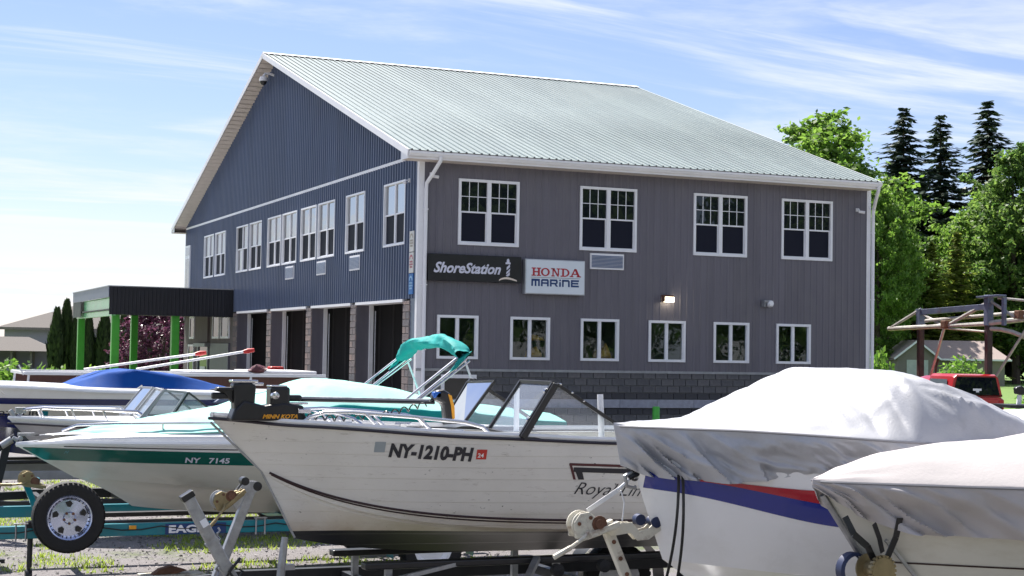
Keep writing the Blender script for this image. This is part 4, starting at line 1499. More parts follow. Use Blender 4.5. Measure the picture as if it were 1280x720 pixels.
b = MB(); b.tube([rel(.54, -.15, 1.925), rel(1.74, -.15, 1.905)], .017, 10); b.build('shaft', M['galv'], tm, smooth=True)
b = MB(); b.tube([rel(.64, -.17, 1.912), rel(1.74, -.17, 1.893)], .014, 8); b.build('shaft_sleeve', M['black'], tm, smooth=True)
b = MB()
pts = []
for i in range(140):
    u = i / 139; x = .62 + 1.02 * u
    zc_ = 1.80 + .09 * u ** 1.5 - .05 * sin(pi * u)
    pts.append(rel(x, -.26 + .024 * cos(i * .62), zc_ + .022 * sin(i * .62)))
b.tube(pts, .006, 5); b.build('coiled_cord', M['black'], tm, smooth=True)
b = MB()
b.prism([(1.70, 1.93), (1.74, 1.99), (1.80, 2.00), (1.86, 1.97), (1.89, 1.88), (1.90, 1.75), (1.82, 1.75), (1.80, 1.88), (1.74, 1.91)], .10, lambda a, c, t: rel(a, -.22 + t, c))
b.build('lower_unit', M['black'], tm, bevel=.025)
b = MB(); b.prism([(1.845, 1.965), (1.875, 1.95), (1.90, 1.86), (1.905, 1.77), (1.885, 1.77), (1.87, 1.88)], .006, lambda a, c, t: rel(a - .012, -.228 + t, c)); b.build('orange_stripe', M['orange'], tm)
b = MB(); b.box(rel(1.75, -.19, 1.955), (.07, .06, .05)); b.build('prop_hub', M['blue_plastic'], tm, bevel=.01)
on_wall('lettering', tm, text_mesh('MINN KOTA', .042, .3, .0015, width=.27), M['orange'], .34, 1.775 - 1.72, -.268, .004)
on_wall('lettering', tm, text_mesh('PowerDrive', .022, .2, .0005, width=.12), M['letter_silver'], .50, 1.755 - 1.72, -.268, .004)


# ------------------------------------------------------------------ trailers
def winch(parent, mt, loc, sx=1, tilt=0, spool_mt=None, scale=1.0):
    """boat winch with side plates, spool, gear and handle; x towards the bow of the trailer is -sx"""
    def p(x, y, z):
        x *= scale; y *= scale; z *= scale
        return (loc[0] + sx * (x * cos(tilt) - z * sin(tilt)), loc[1] + y, loc[2] + x * sin(tilt) + z * cos(tilt))
    b = MB()
    for yy in (-.07, .055):
        poly = [(-.14, -.02), (-.13, .075), (-.08, .12), (-.02, .115), (.04, .04), (.12, .02), (.14, -.03), (-.06, -.05)]
        b.prism(poly, .012, lambda a, c, t, yy=yy: p(a, yy + t, c))
    b.bar(p(-.1, -.06, -.03), p(.16, -.06, .0), .04, .03); b.bar(p(-.1, .05, -.03), p(.16, .05, .0), .04, .03)
    w = b.build('winch', mt, parent, bevel=.004)
    b = MB(); c = p(-.06, 0, .04)
    b.lathe([(.03 * scale, -.06 * scale), (.085 * scale, -.055 * scale), (.085 * scale, -.045 * scale), (.06 * scale, -.04 * scale), (.06 * scale, .035 * scale), (.085 * scale, .04 * scale), (.085 * scale, .05 * scale), (.03 * scale, .055 * scale)], c, 'y', 20)
    b.build('spool', spool_mt or mt, w, smooth=True)
    b = MB(); b.lathe([(0, -.09 * scale), (.03 * scale, -.088 * scale), (.03 * scale, -.074 * scale), (.05 * scale, -.073 * scale), (.05 * scale, -.068 * scale)], p(.03, 0, .03), 'y', 14)
    for (x, z) in ((-.1, .06), (-.02, .08), (.08, 0)): b.lathe([(0, -.08 * scale), (.012 * scale, -.078 * scale), (.012 * scale, -.068 * scale)], p(x, 0, z), 'y', 8)
    b.build('bolt', M['rust'], w, smooth=True)
    b = MB(); b.tube([p(-.06, -.08, .0), p(-.09, -.11, -.02), p(-.2, -.12, -.06)], .012 * scale, 8); b.tube([p(-.2, -.12, -.06), p(-.32, -.13, -.09)], .017 * scale, 8)
    b.build('handle', mt, w, smooth=True)
    return w


def trailer(name, label, loc, rail_z, L0, L1, half, mt, wheel_x, Rw=.33, bunk_z=None, tongue=None, wheels=True):
    t = thing(name, label, 'boat trailer', loc, 0)
    for sgn in (-1, 1):
        b = MB(); y = sgn * half
        b.bb((L0, y - .04, rail_z - .06), (L1, y + .04, rail_z + .06)); b.build('side_rail', mt, t, bevel=.008)
        if bunk_z:
            b = MB(); b.bb((L0 + .9, sgn * .42 - .06, bunk_z - .05), (L1 - .1, sgn * .42 + .06, bunk_z)); b.build('bunk', M['black'], t, bevel=.01)
            b = MB()
            for x in (L0 + 1.1, (L0 + L1) / 2, L1 - .4): b.bb((x - .025, sgn * .42 - .025, rail_z - .05), (x + .025, sgn * .42 + .025, bunk_z - .05))
            b.build('bunk_post', M['galv'], t)
    b = MB()
    for x in (L0 + .1, L0 + 1.1, (L0 + L1) / 2 + .3, L1 - .3): b.bb((x - .035, -half + .041, rail_z - .045), (x + .035, half - .041, rail_z + .03))
    b.build('cross_member', mt, t)
    if tongue is not None:
        b = MB()
        for sgn in (-1, 1): b.bar((tongue, sgn * .05, rail_z - .01), (L0 + .06, sgn * half, rail_z - .01), .06, .1)
        b.build('tongue', mt, t)
        b = MB(); b.bb((tongue - .22, -.05, rail_z - .03), (tongue + .02, .05, rail_z + .05)); b.lathe([(.06, 0), (.06, .05), (.03, .07)], (tongue - .2, 0, rail_z), 'z', 12); b.build('coupler', M['galv'], t, bevel=.006)
    if wheels:
        for sgn in (-1, 1):
            wm = wheel_mesh(Rw, .2, None)
            q = MB(); q.__dict__.update(wm.__dict__)
            o = q.build('wheel', M['rubber'], t, smooth=True); o.location = (wheel_x, sgn * (half + .2), Rw)
            q = MB(); q.lathe([(Rw * .63, -.09), (Rw * .55, -.085), (Rw * .45, -.04), (.06, -.05), (.0, -.06)], (0, 0, 0), 'y', 24)
            q.build('rim', M['vinyl'], o, smooth=True)
            q = MB()
            def fen(u, v):
                a = pi * (1.08 - 1.16 * u); return (wheel_x + (Rw + .07) * 1.12 * cos(a), sgn * (half + .09 + .22 * v), Rw + (Rw + .07) * sin(a))
            q.grid(fen, 16, 1); q.build('fender', mt, t, smooth=True, recalc=False)
        b = MB(); b.tube([(wheel_x, -half - .15, Rw), (wheel_x, half + .15, Rw)], .03, 8); b.build('axle', M['black_steel'], t)
    return t


tA = trailer('boat_trailer', 'dark trailer with galvanised winch stand under the white runabout', (-12.22, -29.62, 0), .50, .2, 5.2, .72, M['black_steel'], 3.9, .33, .74, -1.3)
b = MB(); b.bar((.02, .0, .45), (.34, .0, 1.30), .07, .07, (1, 0, 0)); b.build('winch_post', M['galv'], tA, bevel=.006)
b = MB()
for yy in (-.045, .035): b.prism([(.17, 1.20), (.27, 1.33), (.36, 1.335), (.40, 1.29), (.36, 1.25), (.30, 1.27), (.22, 1.12)], .01, lambda a, c, t, yy=yy: (a, yy + t, c))
b.build('roller_bracket', M['galv'], tA)
b = MB(); b.lathe([(0, -.05), (.035, -.045), (.022, 0), (.035, .045), (0, .05)], (.37, 0, 1.295), 'y', 14); b.lathe([(0, -.05), (.032, -.045), (.032, .045), (0, .05)], (.275, 0, 1.335), 'y', 14)
b.build('bow_roller', M['black'], tA, smooth=True)
wA = winch(tA, M['brass'], (.14, -.08, 1.20), 1, radians(33), M['galv'], .85)
b = MB(); b.bar((-.205, -.28, 1.24), (.26, -.28, .42), .085, .085, (1, 0, 0)); b.build('jack_tube', M['galv'], tA, bevel=.008)
b = MB(); b.bar((-.225, -.28, 1.275), (-.200, -.28, 1.235), .10, .10, (1, 0, 0)); b.build('jack_cap', M['black'], tA, bevel=.006)
b = MB(); b.bar((-.105, -.326, 1.085), (-.075, -.326, 1.035), .05, .004, (0, -1, 0)); b.build('sticker', M['vinyl'], tA)
b = MB()
for f in (.40, .62): 
    c = Vector((-.205, -.28, 1.24)).lerp(Vector((.26, -.28, .42)), f); d = (Vector((.26, -.28, .42)) - Vector((-.205, -.28, 1.24))).normalized()
    b.bar(c - d * .012, c + d * .012, .095, .095, (1, 0, 0))
b.build('jack_clamp', M['galv'], tA)
b = MB(); b.tube([(.16, -.335, .62), (.20, -.34, .70), (.13, -.33, .74), (.05, -.30, .60), (.0, -.28, .5)], .012, 6); b.tube([(.16, -.335, .62), (.10, -.335, .70), (.18, -.335, .80)], .012, 6); b.build('tie_cord', M['black'], tA, smooth=True)
b = MB(); b.tube([(.49, -.42, .95), (.47, -.42, .75), (.44, -.42, .3)], [.026, .032, .032], 12); b.box((.52, -.42, .73), (.09, .05, .04)); b.build('guide_post', M['galv'], tA, smooth=True)
b = MB(); b.bar((.85, -.62, .55), (1.9, -.45, .72), .035, .03); b.bar((2.3, -.7, .55), (2.5, -.5, .74), .05, .04); b.build('bunk_brace', M['galv'], tA)
b = MB()
for x, z in ((2.6, .78), (3.0, .8)): b.lathe([(0, -.5), (.05, -.49), (.05, -.43), (0, -.42)], (x, -.2, z - .12), 'y', 14)
b.build('keel_roller', M['rubber'], tA, smooth=True)

# ------------------------------------------------------------------ boat B: green stripe, mint cover, bimini
BZ = .58
bB = thing('runabout_boat', 'white runabout with green stripe under a mint cover and folded teal bimini', 'boat', (-13.11, -24.87, BZ))
hB = Hull(5.7, 1.02, .90, [(0, .74), (.6, .77), (2, .78), (5.7, .74)], (.55, .43), (1.15, .12), .24, qc=1.1, qk=2.6, ps=2.0, pc=1.7, fs=.55, fc=.7, bulge=.03)
hull, bvB = build_hull(hB, [M['gel_cream'], M['gel_white']], [(.2, 1), (1, 0)], bB, 70, 10, chine_flat=.05)
band('green_stripe', bvB, [.05 + i * .025 for i in range(14)] + [.40 + i * .12 for i in range(44)], lambda x: max(.608 - .014 * min(x, 3), .752 - .56 * x) , lambda x: max(.735 - .012 * min(x, 3), .757 - .56 * x), M['gel_green'], bB)
band('pinstripe', bvB, [.06 + i * .12 for i in range(46)], lambda x: .748 - .006 * x, lambda x: .758 - .006 * x, M['rub'], bB, nz=1)
rail_along(hB, bB, M['gel_white'], 'rub_rail', .02, .026, .006)
# raised deck moulding with grooves
b = MB()
for sgn in (-1, 1):
    def fd(u, v):
        t = .004 + .9 * u; p = hB.S(t); k = wid(t, 2, .25)
        rows = [(0, .02), (.015, .05), (.012, .055), (.03, .09), (.026, .095), (.07, .125), (.20, .15)]
        a, c = rows[int(round(v * 6))]
        return (p.x + .12 * c, sgn * max(0, p.y - a * k), p.z + .015 + c * k * .85)
    b.grid(fd, 40, 6)
b.build('deck_side', M['gel_white'], bB, smooth=True, angle=20)
deck(hB, bB, M['gel_white'], 'foredeck', 0, .5, .03, .10, .16)
hull_text('registration_number', bvB, 'NY   7145', 1.555, .604, .075, M['letter_silver'], bB, slope=-.008, offset=.002, width=.42)
hull_text('bow_emblem', bvB, 'M', .43, .675, .045, M['teal'], bB, shear=.5)
for sgn in (-1,):
    b = MB()
    yb = lambda x: sgn * (hB.S(x / 5.7).y - .16)
    path = [(.42, yb(.4), .90), (.55, yb(.55), .96), (.9, yb(.9), .985), (1.6, yb(1.6), 1.0), (2.3, yb(2.3), 1.0)]
    b.tube(path, .013, 8); b.tube([(1.35, yb(1.3), .995), (1.35, yb(1.3), .90)], .01, 6); b.tube([(2.0, yb(2.0), 1.0), (2.0, yb(2.0), .9)], .01, 6)
    b.build('bow_rail', M['steel'], bB, smooth=True)
b = MB(); b.tube([(.0, 0, .80), (-.05, 0, .83)], .02, 8); b.box((.08, 0, .86), (.16, .05, .03)); b.build('bow_light', M['galv'], bB)


def fold_mint(x, s, v, sgn):
    a = .010 * nz(x * 2.2, s * 3, sgn, 1.0) + .006 * nz(x * 6, s * 7, 3)
    if v > 0: a += .02 * v * sin(x * 9 + 2 * nz(x, 0, 1)) + .015 * v * nz(x * 5, v * 2, 9)
    else: a += .012 * (1 - s) * s * 4 * ridged(x * 5 - s * 4 + nz(x, s, 4), 1.2) - .006
    return a
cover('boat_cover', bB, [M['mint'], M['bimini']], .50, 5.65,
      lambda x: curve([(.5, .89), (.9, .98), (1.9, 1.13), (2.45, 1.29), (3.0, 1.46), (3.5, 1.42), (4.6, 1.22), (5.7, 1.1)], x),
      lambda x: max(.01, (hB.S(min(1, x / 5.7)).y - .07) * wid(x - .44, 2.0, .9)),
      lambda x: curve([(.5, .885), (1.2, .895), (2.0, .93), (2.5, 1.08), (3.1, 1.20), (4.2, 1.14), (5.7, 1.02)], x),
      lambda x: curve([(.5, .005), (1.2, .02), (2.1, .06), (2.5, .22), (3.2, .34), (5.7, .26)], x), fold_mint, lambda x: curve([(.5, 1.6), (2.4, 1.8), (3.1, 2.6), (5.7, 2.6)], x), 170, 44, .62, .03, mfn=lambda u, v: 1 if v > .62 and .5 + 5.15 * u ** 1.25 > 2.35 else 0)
# bimini: folded canvas roll over a hoop, double legs and struts
bim = thing('bimini_top', 'folded teal bimini canvas on white tube legs over the mint covered boat', 'bimini', (-13.11, -24.87, 1.83))
def bz(x, y, z): return (x, y, z - 1.83)
near, far = -.93, .93
hoop = []
for i in range(33):
    u = i / 32; y = lerp(near, far, u)
    hgt = 1 - abs(2 * u - 1) ** 3.2
    hoop.append((lerp(4.42, 4.38, u), y, 2.27 + .16 * hgt + .04 * (1 - u)))
b = MB()
def roll(u, v):
    i = u * 32; k = min(31, int(i)); f = i - k
    p = Vector(hoop[k]).lerp(Vector(hoop[k + 1]), f)
    a = 2 * pi * v
    rr = .09 * (1 + .18 * sin(3 * a + 9 * u) + .25 * nz(u * 14, v * 3, 2)) * (1.0 if .03 < u < .97 else .8)
    ed = min(u, 1 - u); rake = .6 if ed < .12 else 0
    return bz(p.x + rr * 1.05 * cos(a), p.y, p.z + rr * .75 * sin(a))
b.grid(roll, 90, 18)
b.build('canvas_roll', M['bimini'], bim, smooth=True)
b = MB()
for (y, x) in ((near, 4.42), (far, 4.38)):              # ends of the roll lapped down the legs
    s_ = -1 if y < 0 else 1
    def lap(u, v):
        a = 2 * pi * v; rr = .062 * (1 + .22 * nz(u * 5, v * 4, s_)) * (1 - .35 * u)
        return bz(x + .02 - .13 * u + rr * 1.2 * cos(a), y + s_ * .01 + rr * .5 * sin(a), 2.31 - .16 * u + rr * .7 * cos(a))
    b.grid(lap, 14, 14)
b.build('canvas_end', M['bimini'], bim, smooth=True)
b = MB()
for y, z0, xo in ((near, 1.80, 0), (far, 1.88, .1)):
    b.tube([bz(3.74 + xo, y, z0), bz(4.36, y, 2.28)], .014, 8); b.tube([bz(3.86 + xo, y, z0), bz(4.46, y, 2.27)], .014, 8); b.tube([bz(3.92 + xo, y, z0 + .02), bz(4.50, y, 2.25)], .012, 8)
b.tube([bz(*p) for p in hoop], .014, 8)
b.build('leg', M['steel'], bim, smooth=True)
for y in (near, far):
    b = MB(); b.tube([bz(4.44, y, 2.26), bz(4.62, y, 1.82)], .012, 8); b.build('strut', M['vinyl'], bim, smooth=True)

tB = trailer('boat_trailer', 'teal painted trailer with a spare wheel under the mint covered boat', (-13.11, -24.87, 0), .57, -.5, 5.3, .98, M['teal'], 4.0, .33, .60, None)
b = MB(); b.bb((-3.4, -1.02, .50), (-.49, -.94, .63)); b.build('tongue', M['teal'], tB, bevel=.008)
b = MB(); b.bb((-3.4, -.6, .50), (-.49, -.52, .60)); b.build('tongue', M['teal'], tB, bevel=.008)
b = MB(); b.bb((1.30, -1.026, .515), (1.90, -1.0205, .618)); b.build('name_plate', M['letter_blue'], tB)
on_wall('lettering', tB, text_mesh('EAGLE', .098, 0, .004, width=.42), M['vinyl'], 1.335, .532, -1.031, .004)
wm = wheel_mesh(.335, .21, None)
o = wm.build('spare_wheel', M['rubber'], tB, smooth=True); o.location = (.36, -1.16, .72)
q = MB(); q.lathe([(.215, -.088), (.205, -.105), (.195, -.10), (.185, -.065), (.17, -.055), (.06, -.07), (.05, -.085), (.0, -.09)], (0, 0, 0), 'y', 40)
rim = q.build('rim', M['chrome'], o, smooth=True)
q = MB()
for k in range(5):
    a0 = 2 * pi * k / 5 + .3
    pts = [(.155 * cos(a0 + .28), .155 * sin(a0 + .28)), (.165 * cos(a0), .165 * sin(a0)), (.14 * cos(a0 - .18), .14 * sin(a0 - .18)), (.105 * cos(a0 - .05), .105 * sin(a0 - .05)), (.11 * cos(a0 + .2), .11 * sin(a0 + .2))]
    q.prism(pts, .012, lambda a, c, t: (a, -.080 + t, c))
for k in range(30):
    a0 = 2 * pi * k / 30
    q.lathe([(0, -.072), (.006, -.07), (.006, -.05)], (.178 * cos(a0), 0, .178 * sin(a0)), 'y', 6)
q.build('rim_slot', M['black'], o)
q = MB()
for k in range(5):
    a0 = 2 * pi * k / 5 + .9
    q.lathe([(0, -.105), (.012, -.104), (.013, -.07)], (.052 * cos(a0), 0, .052 * sin(a0)), 'y', 8)
q.build('lug_nut', M['rust'], o, smooth=True)
b = MB(); b.bar((.36, -1.05, .72), (.36, -.95, .72), .06, .06); b.box((.36, -1.0, .66), (.12, .05, .3)); b.build('wheel_carrier', M['teal'], tB)
b = MB(); b.bar((.25, 0, .55), (.05, 0, 1.05), .08, .06, (1, 0, 0)); b.box((.12, 0, .98), (.2, .16, .05)); b.build('winch_post', M['teal'], tB, bevel=.006)
winch(tB, M['brass'], (.10, -.35, .98), 1, radians(-15), M['brass'], .9)
b = MB(); b.tube([(.04, -.98, .68), (.035, -.98, .24)], .026, 10); b.box((.035, -.98, .64), (.09, .09, .06)); b.build('tongue_jack', M['black_steel'], tB)
b = MB(); b.lathe([(0, -.03), (.055, -.03), (.07, -.01), (.07, .01), (.055, .03), (0, .03)], (.03, -.98, .16), 'x', 14); b.box((.03, -.98, .2), (.03, .05, .16)); b.build('jack_wheel', M['black'], tB, smooth=True)

b = MB(); b.tube([(-.45 + .19 * i, -1.028, .60 - .035 * abs(sin(i * 1.05))) for i in range(30)], .006, 5); b.build('wiring', M['black'], tB, smooth=True)
for x in (.95, 2.9):
    b = MB(); b.bb((x, -1.036, .575), (x + .07, -1.021, .61)); b.build('marker_light', M['orange'], tB, bevel=.004)
for x in (-.1, 2.2, 3.3):
    b = MB(); b.tube([(x, -1.03, .49), (x, -1.03, .655)], .009, 6); b.tube([(x + .09, -1.03, .49), (x + .09, -1.03, .655)], .009, 6); b.box((x + .045, -1.03, .655), (.13, .03, .012)); b.build('u_bolt', M['galv'], tB)
b = MB(); b.tube([(.02 + .012 * sin(i * 2.0), -.30 + .01 * cos(i * 2.0), 1.02 - .02 * i) for i in range(24)], .008, 5); b.build('safety_chain', M['galv'], tA, smooth=True)
b = MB(); b.tube([(.25 + .16 * i, -.775, .55 - .03 * abs(sin(i * .9))) for i in range(26)], .006, 5); b.build('wiring', M['black'], tA, smooth=True)

# ------------------------------------------------------------------ boat C: small silver boat with a raked windshield, behind the green stripe boat
BZ = .62
bC = thing('runabout_boat', 'silver grey open boat with bow rail and blue tinted windshield behind the green striped boat', 'boat', (-12.85, -21.23, BZ))
hC = Hull(5.2, .92, .80, [(0, .82), (1, .79), (5.2, .76)], (.35, .45), (.8, .15), .25, qc=1.2, qk=2.6, ps=2.0, pc=1.8, fs=.55, fc=.7, bulge=.03)
hull, bvC = build_hull(hC, [M['alu'], M['gel_white']], [(.12, 1), (1, 0)], bC, 50, 8)
rail_along(hC, bC, M['rub'], 'rub_rail', -.06, .012, .006)
rail_along(hC, bC, M['gel_white'], 'gunwale_cap', .01, .024, -.005)
deck(hC, bC, M['gel_white'], 'foredeck', 0, .9, .07)
for sgn in (-1, 1):
    b = MB(); yb = lambda x: sgn * (hC.S(x / 5.2).y - .06)
    b.tube([(.12, yb(.12), .84), (.18, yb(.18), .93), (.4, yb(.4), .955), (1.0, yb(1.0), .945), (1.45, yb(1.45), .93), (1.55, yb(1.55), .86)], .018, 8)
    for x in (.35, .7, 1.05): b.tube([(x + .06, yb(x), .81), (x, yb(x), .95)], .012, 6)
    b.build('bow_rail', M['steel'], bC, smooth=True)
    b = MB(); b.tube([(.1, yb(.12), .80), (.02, yb(.1), .92)], .03, 8); b.box((.14, yb(.14), .92), (.12, .07, .07)); b.build('bow_light', M['galv'], bC)
for sgn in (-1, 1):
    frame_panel(bC, [(1.50, sgn * .10, .86), (1.46, sgn * .72, .84), (1.74, sgn * .70, 1.19), (1.76, sgn * .10, 1.20)], M['grey_paint'], M['glass_boat'], .014)
    frame_panel(bC, [(1.48, sgn * .73, .84), (1.80, sgn * .76, .83), (2.02, sgn * .74, 1.17), (1.75, sgn * .71, 1.19)], M['grey_paint'], M['glass_boat'], .014, 'side_window')
    frame_panel(bC, [(1.82, sgn * .765, .83), (2.50, sgn * .78, .82), (2.04, sgn * .745, 1.17)], M['black'], M['glass_boat'], .012, 'side_window')
tC = trailer('boat_trailer', 'black trailer with winch stand under the silver grey boat', (-12.85, -21.23, 0), .45, .3, 5.0, .75, M['black_steel'], 3.6, .30, .66, -1.6)
b = MB(); b.bar((-.15, 0, .42), (.0, 0, 1.15), .09, .09, (1, 0, 0)); b.build('winch_post', M['black_steel'], tC)
winch(tC, M['black_steel'], (-.1, -.05, 1.1), 1, radians(20), M['galv'], 1.0)
b = MB(); b.tube([(-.35, -.25, .80), (-.12, -.25, 1.12), (.06, -.25, 1.24)], .035, 8); b.build('winch_arm', M['black_steel'], tC, smooth=True)
b = MB(); b.tube([(-.1, -.27, 1.12), (.02, -.27, 1.2)], .045, 10); b.lathe([(0, -.04), (.03, -.035), (.03, .035), (0, .04)], (.12, -.27, 1.21), 'y', 10); b.build('bow_roller', M['galv'], tC, smooth=True)

# tilted black outboard at the left edge
ob = thing('outboard_motor', 'black outboard motor with silver bolts standing behind the spare wheel', 'motor', (-13.28, -23.6, 0))
b = MB(); b.prism([(-.35, .62), (.02, .6), (.12, .75), (.1, 1.05), (-.05, 1.18), (-.4, 1.1), (-.5, .85)], .34, lambda a, c, t: (a, -.2 + t, c)); b.build('cowling', M['black'], ob, bevel=.05)
b = MB(); b.prism([(-.25, .62), (-.05, .62), (-.08, .2), (-.2, .2)], .12, lambda a, c, t: (a, -.08 + t, c)); b.box((-.15, -.02, .12), (.4, .1, .1)); b.build('lower_unit', M['black'], ob, bevel=.02)
b = MB()
for (x, z) in ((-.05, .98), (-.07, .88), (.02, .93), (.03, .83), (-.03, .8), (.0, 1.03)): b.lathe([(0, -.235), (.022, -.23), (.022, -.2)], (x, 0, z), 'y', 8)
b.build('bolt', M['steel'], ob, smooth=True)
b = MB(); b.bar((-.18, -.02, .0), (-.18, -.02, .7), .09, .09); b.bar((-.5, -.02, .02), (.2, -.02, .02), .08, .04); b.build('stand', M['black_steel'], ob)

# ------------------------------------------------------------------ boat D: navy striped cruiser with blue cover
BZ = .60
bD = thing('cruiser_boat', 'white cruiser with navy stripes and a bright blue cockpit cover', 'boat', (-13.9, -16.65, BZ))
hD = Hull(6.6, 1.12, 1.0, [(0, 1.20), (1.3, 1.12), (3, 1.06), (6.6, 1.0)], (.45, .62), (1.1, .2), .33, qc=1.1, qk=2.6, ps=2.0, pc=1.8, fs=.5, fc=.65, bulge=.03)
hull, bvD = build_hull(hD, [M['gel_white'], M['gel_navy'], M['gel_cream']], [(.36, 0), (.62, 2), (1, 1)], bD, 60, 14)
band('navy_stripe', bvD, [.3 + i * .15 for i in range(42)], lambda x: .875 + .0 * x, lambda x: .965 + .0 * x, M['gel_navy'], bD)
rail_along(hD, bD, M['gel_white'], 'rub_rail', .0, .03, .004)
b = MB()
for sgn in (-1, 1):
    def fd(u, v):
        t = .004 + .95 * u; p = hD.S(t); k = wid(t, 2, .25)
        a, c = [(0, .0), (.02, .03), (.10, .045), (.22, .05)][int(round(v * 3))]
        return (p.x + .15 * c, sgn * max(0, p.y - a * k), p.z + c * k * 1.3)
    b.grid(fd, 40, 3)
b.build('deck_side', M['gel_white'], bD, smooth=True, angle=40)
deck(hD, bD, M['gel_white'], 'foredeck', 0, .95, .03, .055, .2)
hull_text('registration_number', bvD, 'MC 7277 UB', .93, .70, .10, M['letter_dark'], bD, offset=.002, width=.92)
decal('sticker', bvD, *quad(1.9, 1.98, .70, .78), M['teal'], bD)
b = MB(); b.tube([(1.15, -.93, 1.18), (1.35, -.97, 1.02)], .008, 6); b.box((3.0, -.95, 1.10), (.45, .10, .05)); b.tube([(3.2, -.97, 1.10), (3.3, -.97, 1.17)], .012, 6); b.build('cleat', M['gel_cream'], bD, bevel=.01)


def fold_blue(x, s, v, sgn):
    return .012 * nz(x * 2, s * 3, sgn) + .01 * ridged(x * 4 + s * 3 + nz(x, s), 1.3) - .005
def lin(pts, x):
    for (xa, ya), (xb, yb) in zip(pts, pts[1:]):
        if x <= xb: return lerp(ya, yb, max(0, (x - xa) / (xb - xa)))
    return pts[-1][1]
blue_g = lambda x: lin([(2.1, 1.06), (3.1, 1.05), (5.2, 1.03)], x)
blue_r = lambda x: lin([(2.1, 1.09), (2.85, 1.36), (3.2, 1.40), (3.9, 1.33), (4.4, 1.20), (5.2, 1.05)], x)
blue_w = lambda x: lin([(2.1, .55), (2.85, .30), (3.2, .16), (3.9, .22), (5.2, .5)], x)
cover('boat_cover', bD, M['blue_canvas'], 2.12, 5.2, blue_r, lambda x: .93 * wid(x - 2.05, 2, .5), blue_g, lambda x: .05, fold_blue, None, 110, 40, .86, .0,
      top=lambda x, s: blue_g(x) + (blue_r(x) - blue_g(x)) * min(1, (1 - s) / blue_w(x)))
tD = trailer('boat_trailer', 'grey trailer under the navy striped cruiser', (-13.9, -16.65, 0), .45, .3, 6.2, .8, M['grey_paint'], 4.3, .32, .64, -1.2)
# second windshield-like blue visor seen past the bow of the white boat
b = MB()
b.prism([(4.30, .92), (4.55, 1.10), (4.72, 1.13), (4.74, 1.0), (4.45, .90)], .5, lambda a, c, t: (a, -1.25 + t, c)); b.build('blue_fender', M['louver'], bD, bevel=.03)

# ------------------------------------------------------------------ boat E: pontoon boat with brown fence panels
pE = thing('pontoon_boat', 'pontoon boat with brown fence panels and white rails in front of the entrance canopy', 'boat', (-11.6, -10.3, 0))
for y in (-.95, .95):
    b = MB(); b.tube([(-.1, y, 1.05), (.25, y, .95), (.6, y, .92), (6.2, y, .92)], [.05, .22, .28, .28], 16); b.build('pontoon', M['alu'], pE, smooth=True)
b = MB(); b.bb((.0, -1.25, 1.20), (6.3, 1.25, 1.28)); b.build('deck', M['grey_paint'], pE)
for y in (-1.2, 1.2):
    xs = [0, 1.15, 2.6, 4.1, 5.6]
    for xa, xb in zip(xs, xs[1:]):
        b = MB(); b.bb((xa + .03, y - .008, 1.56), (xb - .03, y + .008, 1.80)); b.build('fence_panel', M['brown_panel'], pE)
    b = MB()
    b.bb((-.02, y - .03, 1.80), (5.62, y + .03, 1.86)); b.bb((-.02, y - .025, 1.50), (5.62, y + .025, 1.555))
    for xa in xs: b.bar((xa, y, 1.29), (xa + .04, y, 1.80), .04, .04)
    b.build('rail', M['vinyl'], pE, bevel=.006)
b = MB(); b.bar((-.02, -1.2, 1.83), (-.02, 1.2, 1.83), .05, .05); b.tube([(-.05, -1.2, 1.8), (-.14, -1.2, 1.98)], .015, 6); b.build('rail', M['vinyl'], pE)
b = MB(); b.bb((3.0, -1.0, 1.86), (4.2, .9, 1.90)); b.bb((4.3, -1.0, 1.86), (5.5, .9, 1.92)); b.build('folded_top', M['cover_white'], pE, bevel=.015)
for k in range(3):
    b = MB(); b.bb((.6 + 1.7 * k, .5, 1.28), (1.9 + 1.7 * k, 1.1, 1.62)); b.build('bench_seat', M['gel_cream'], pE, bevel=.05)
b = MB()
for x in (1.2, 4.6):
    for y in (-.6, .6): b.bb((x - .15, y - .15, 0), (x + .15, y + .15, .64))
b.bb((.8, -.8, .64), (5.2, -.5, .72)); b.bb((.8, .5, .64), (5.2, .8, .72)); b.build('stand', M['wood_grey'], pE)
for k, (p0, p1, lab) in enumerate((((2.0, -1.0, 1.92), (4.05, -.9, 2.28), 'longer white pole with red tip lying on the pontoon boat'), ((1.1, -.6, 1.90), (3.2, -.5, 2.22), 'shorter white pole with red tip lying behind the longer one on the pontoon boat'))):
    o = thing('marker_pole', lab, 'pole', (-11.6, -10.3, 0), 0, 'white poles with red tips')
    b = MB(); b.tube([p0, p1], .024, 8); b.build('shaft', M['vinyl'], o, smooth=True)
    d = (Vector(p1) - Vector(p0)).normalized()
    b = MB(); b.tube([p1, Vector(p1) + d * .10, Vector(p1) + d * .22], [.03, .05, .035], 12); b.build('tip', M['red_plastic'], o, smooth=True)
o = thing('seat_bag', 'dark maroon bag heaped at the end of the pontoon boat rail', 'bag', (-11.6, -10.3, 1.86))
b = MB()
b.grid(lambda u, v: (4.34 + .19 * sin(pi * u) * cos(2 * pi * v) * (1 + .5 * nz(u * 4, v * 4)), -.9 + .2 * sin(pi * u) * sin(2 * pi * v), (.075 - .075 * cos(pi * u)) * (1 + .8 * nz(u * 3, v * 5, 2))), 12, 16)
b.build('bag', M['maroon'], o, smooth=True)

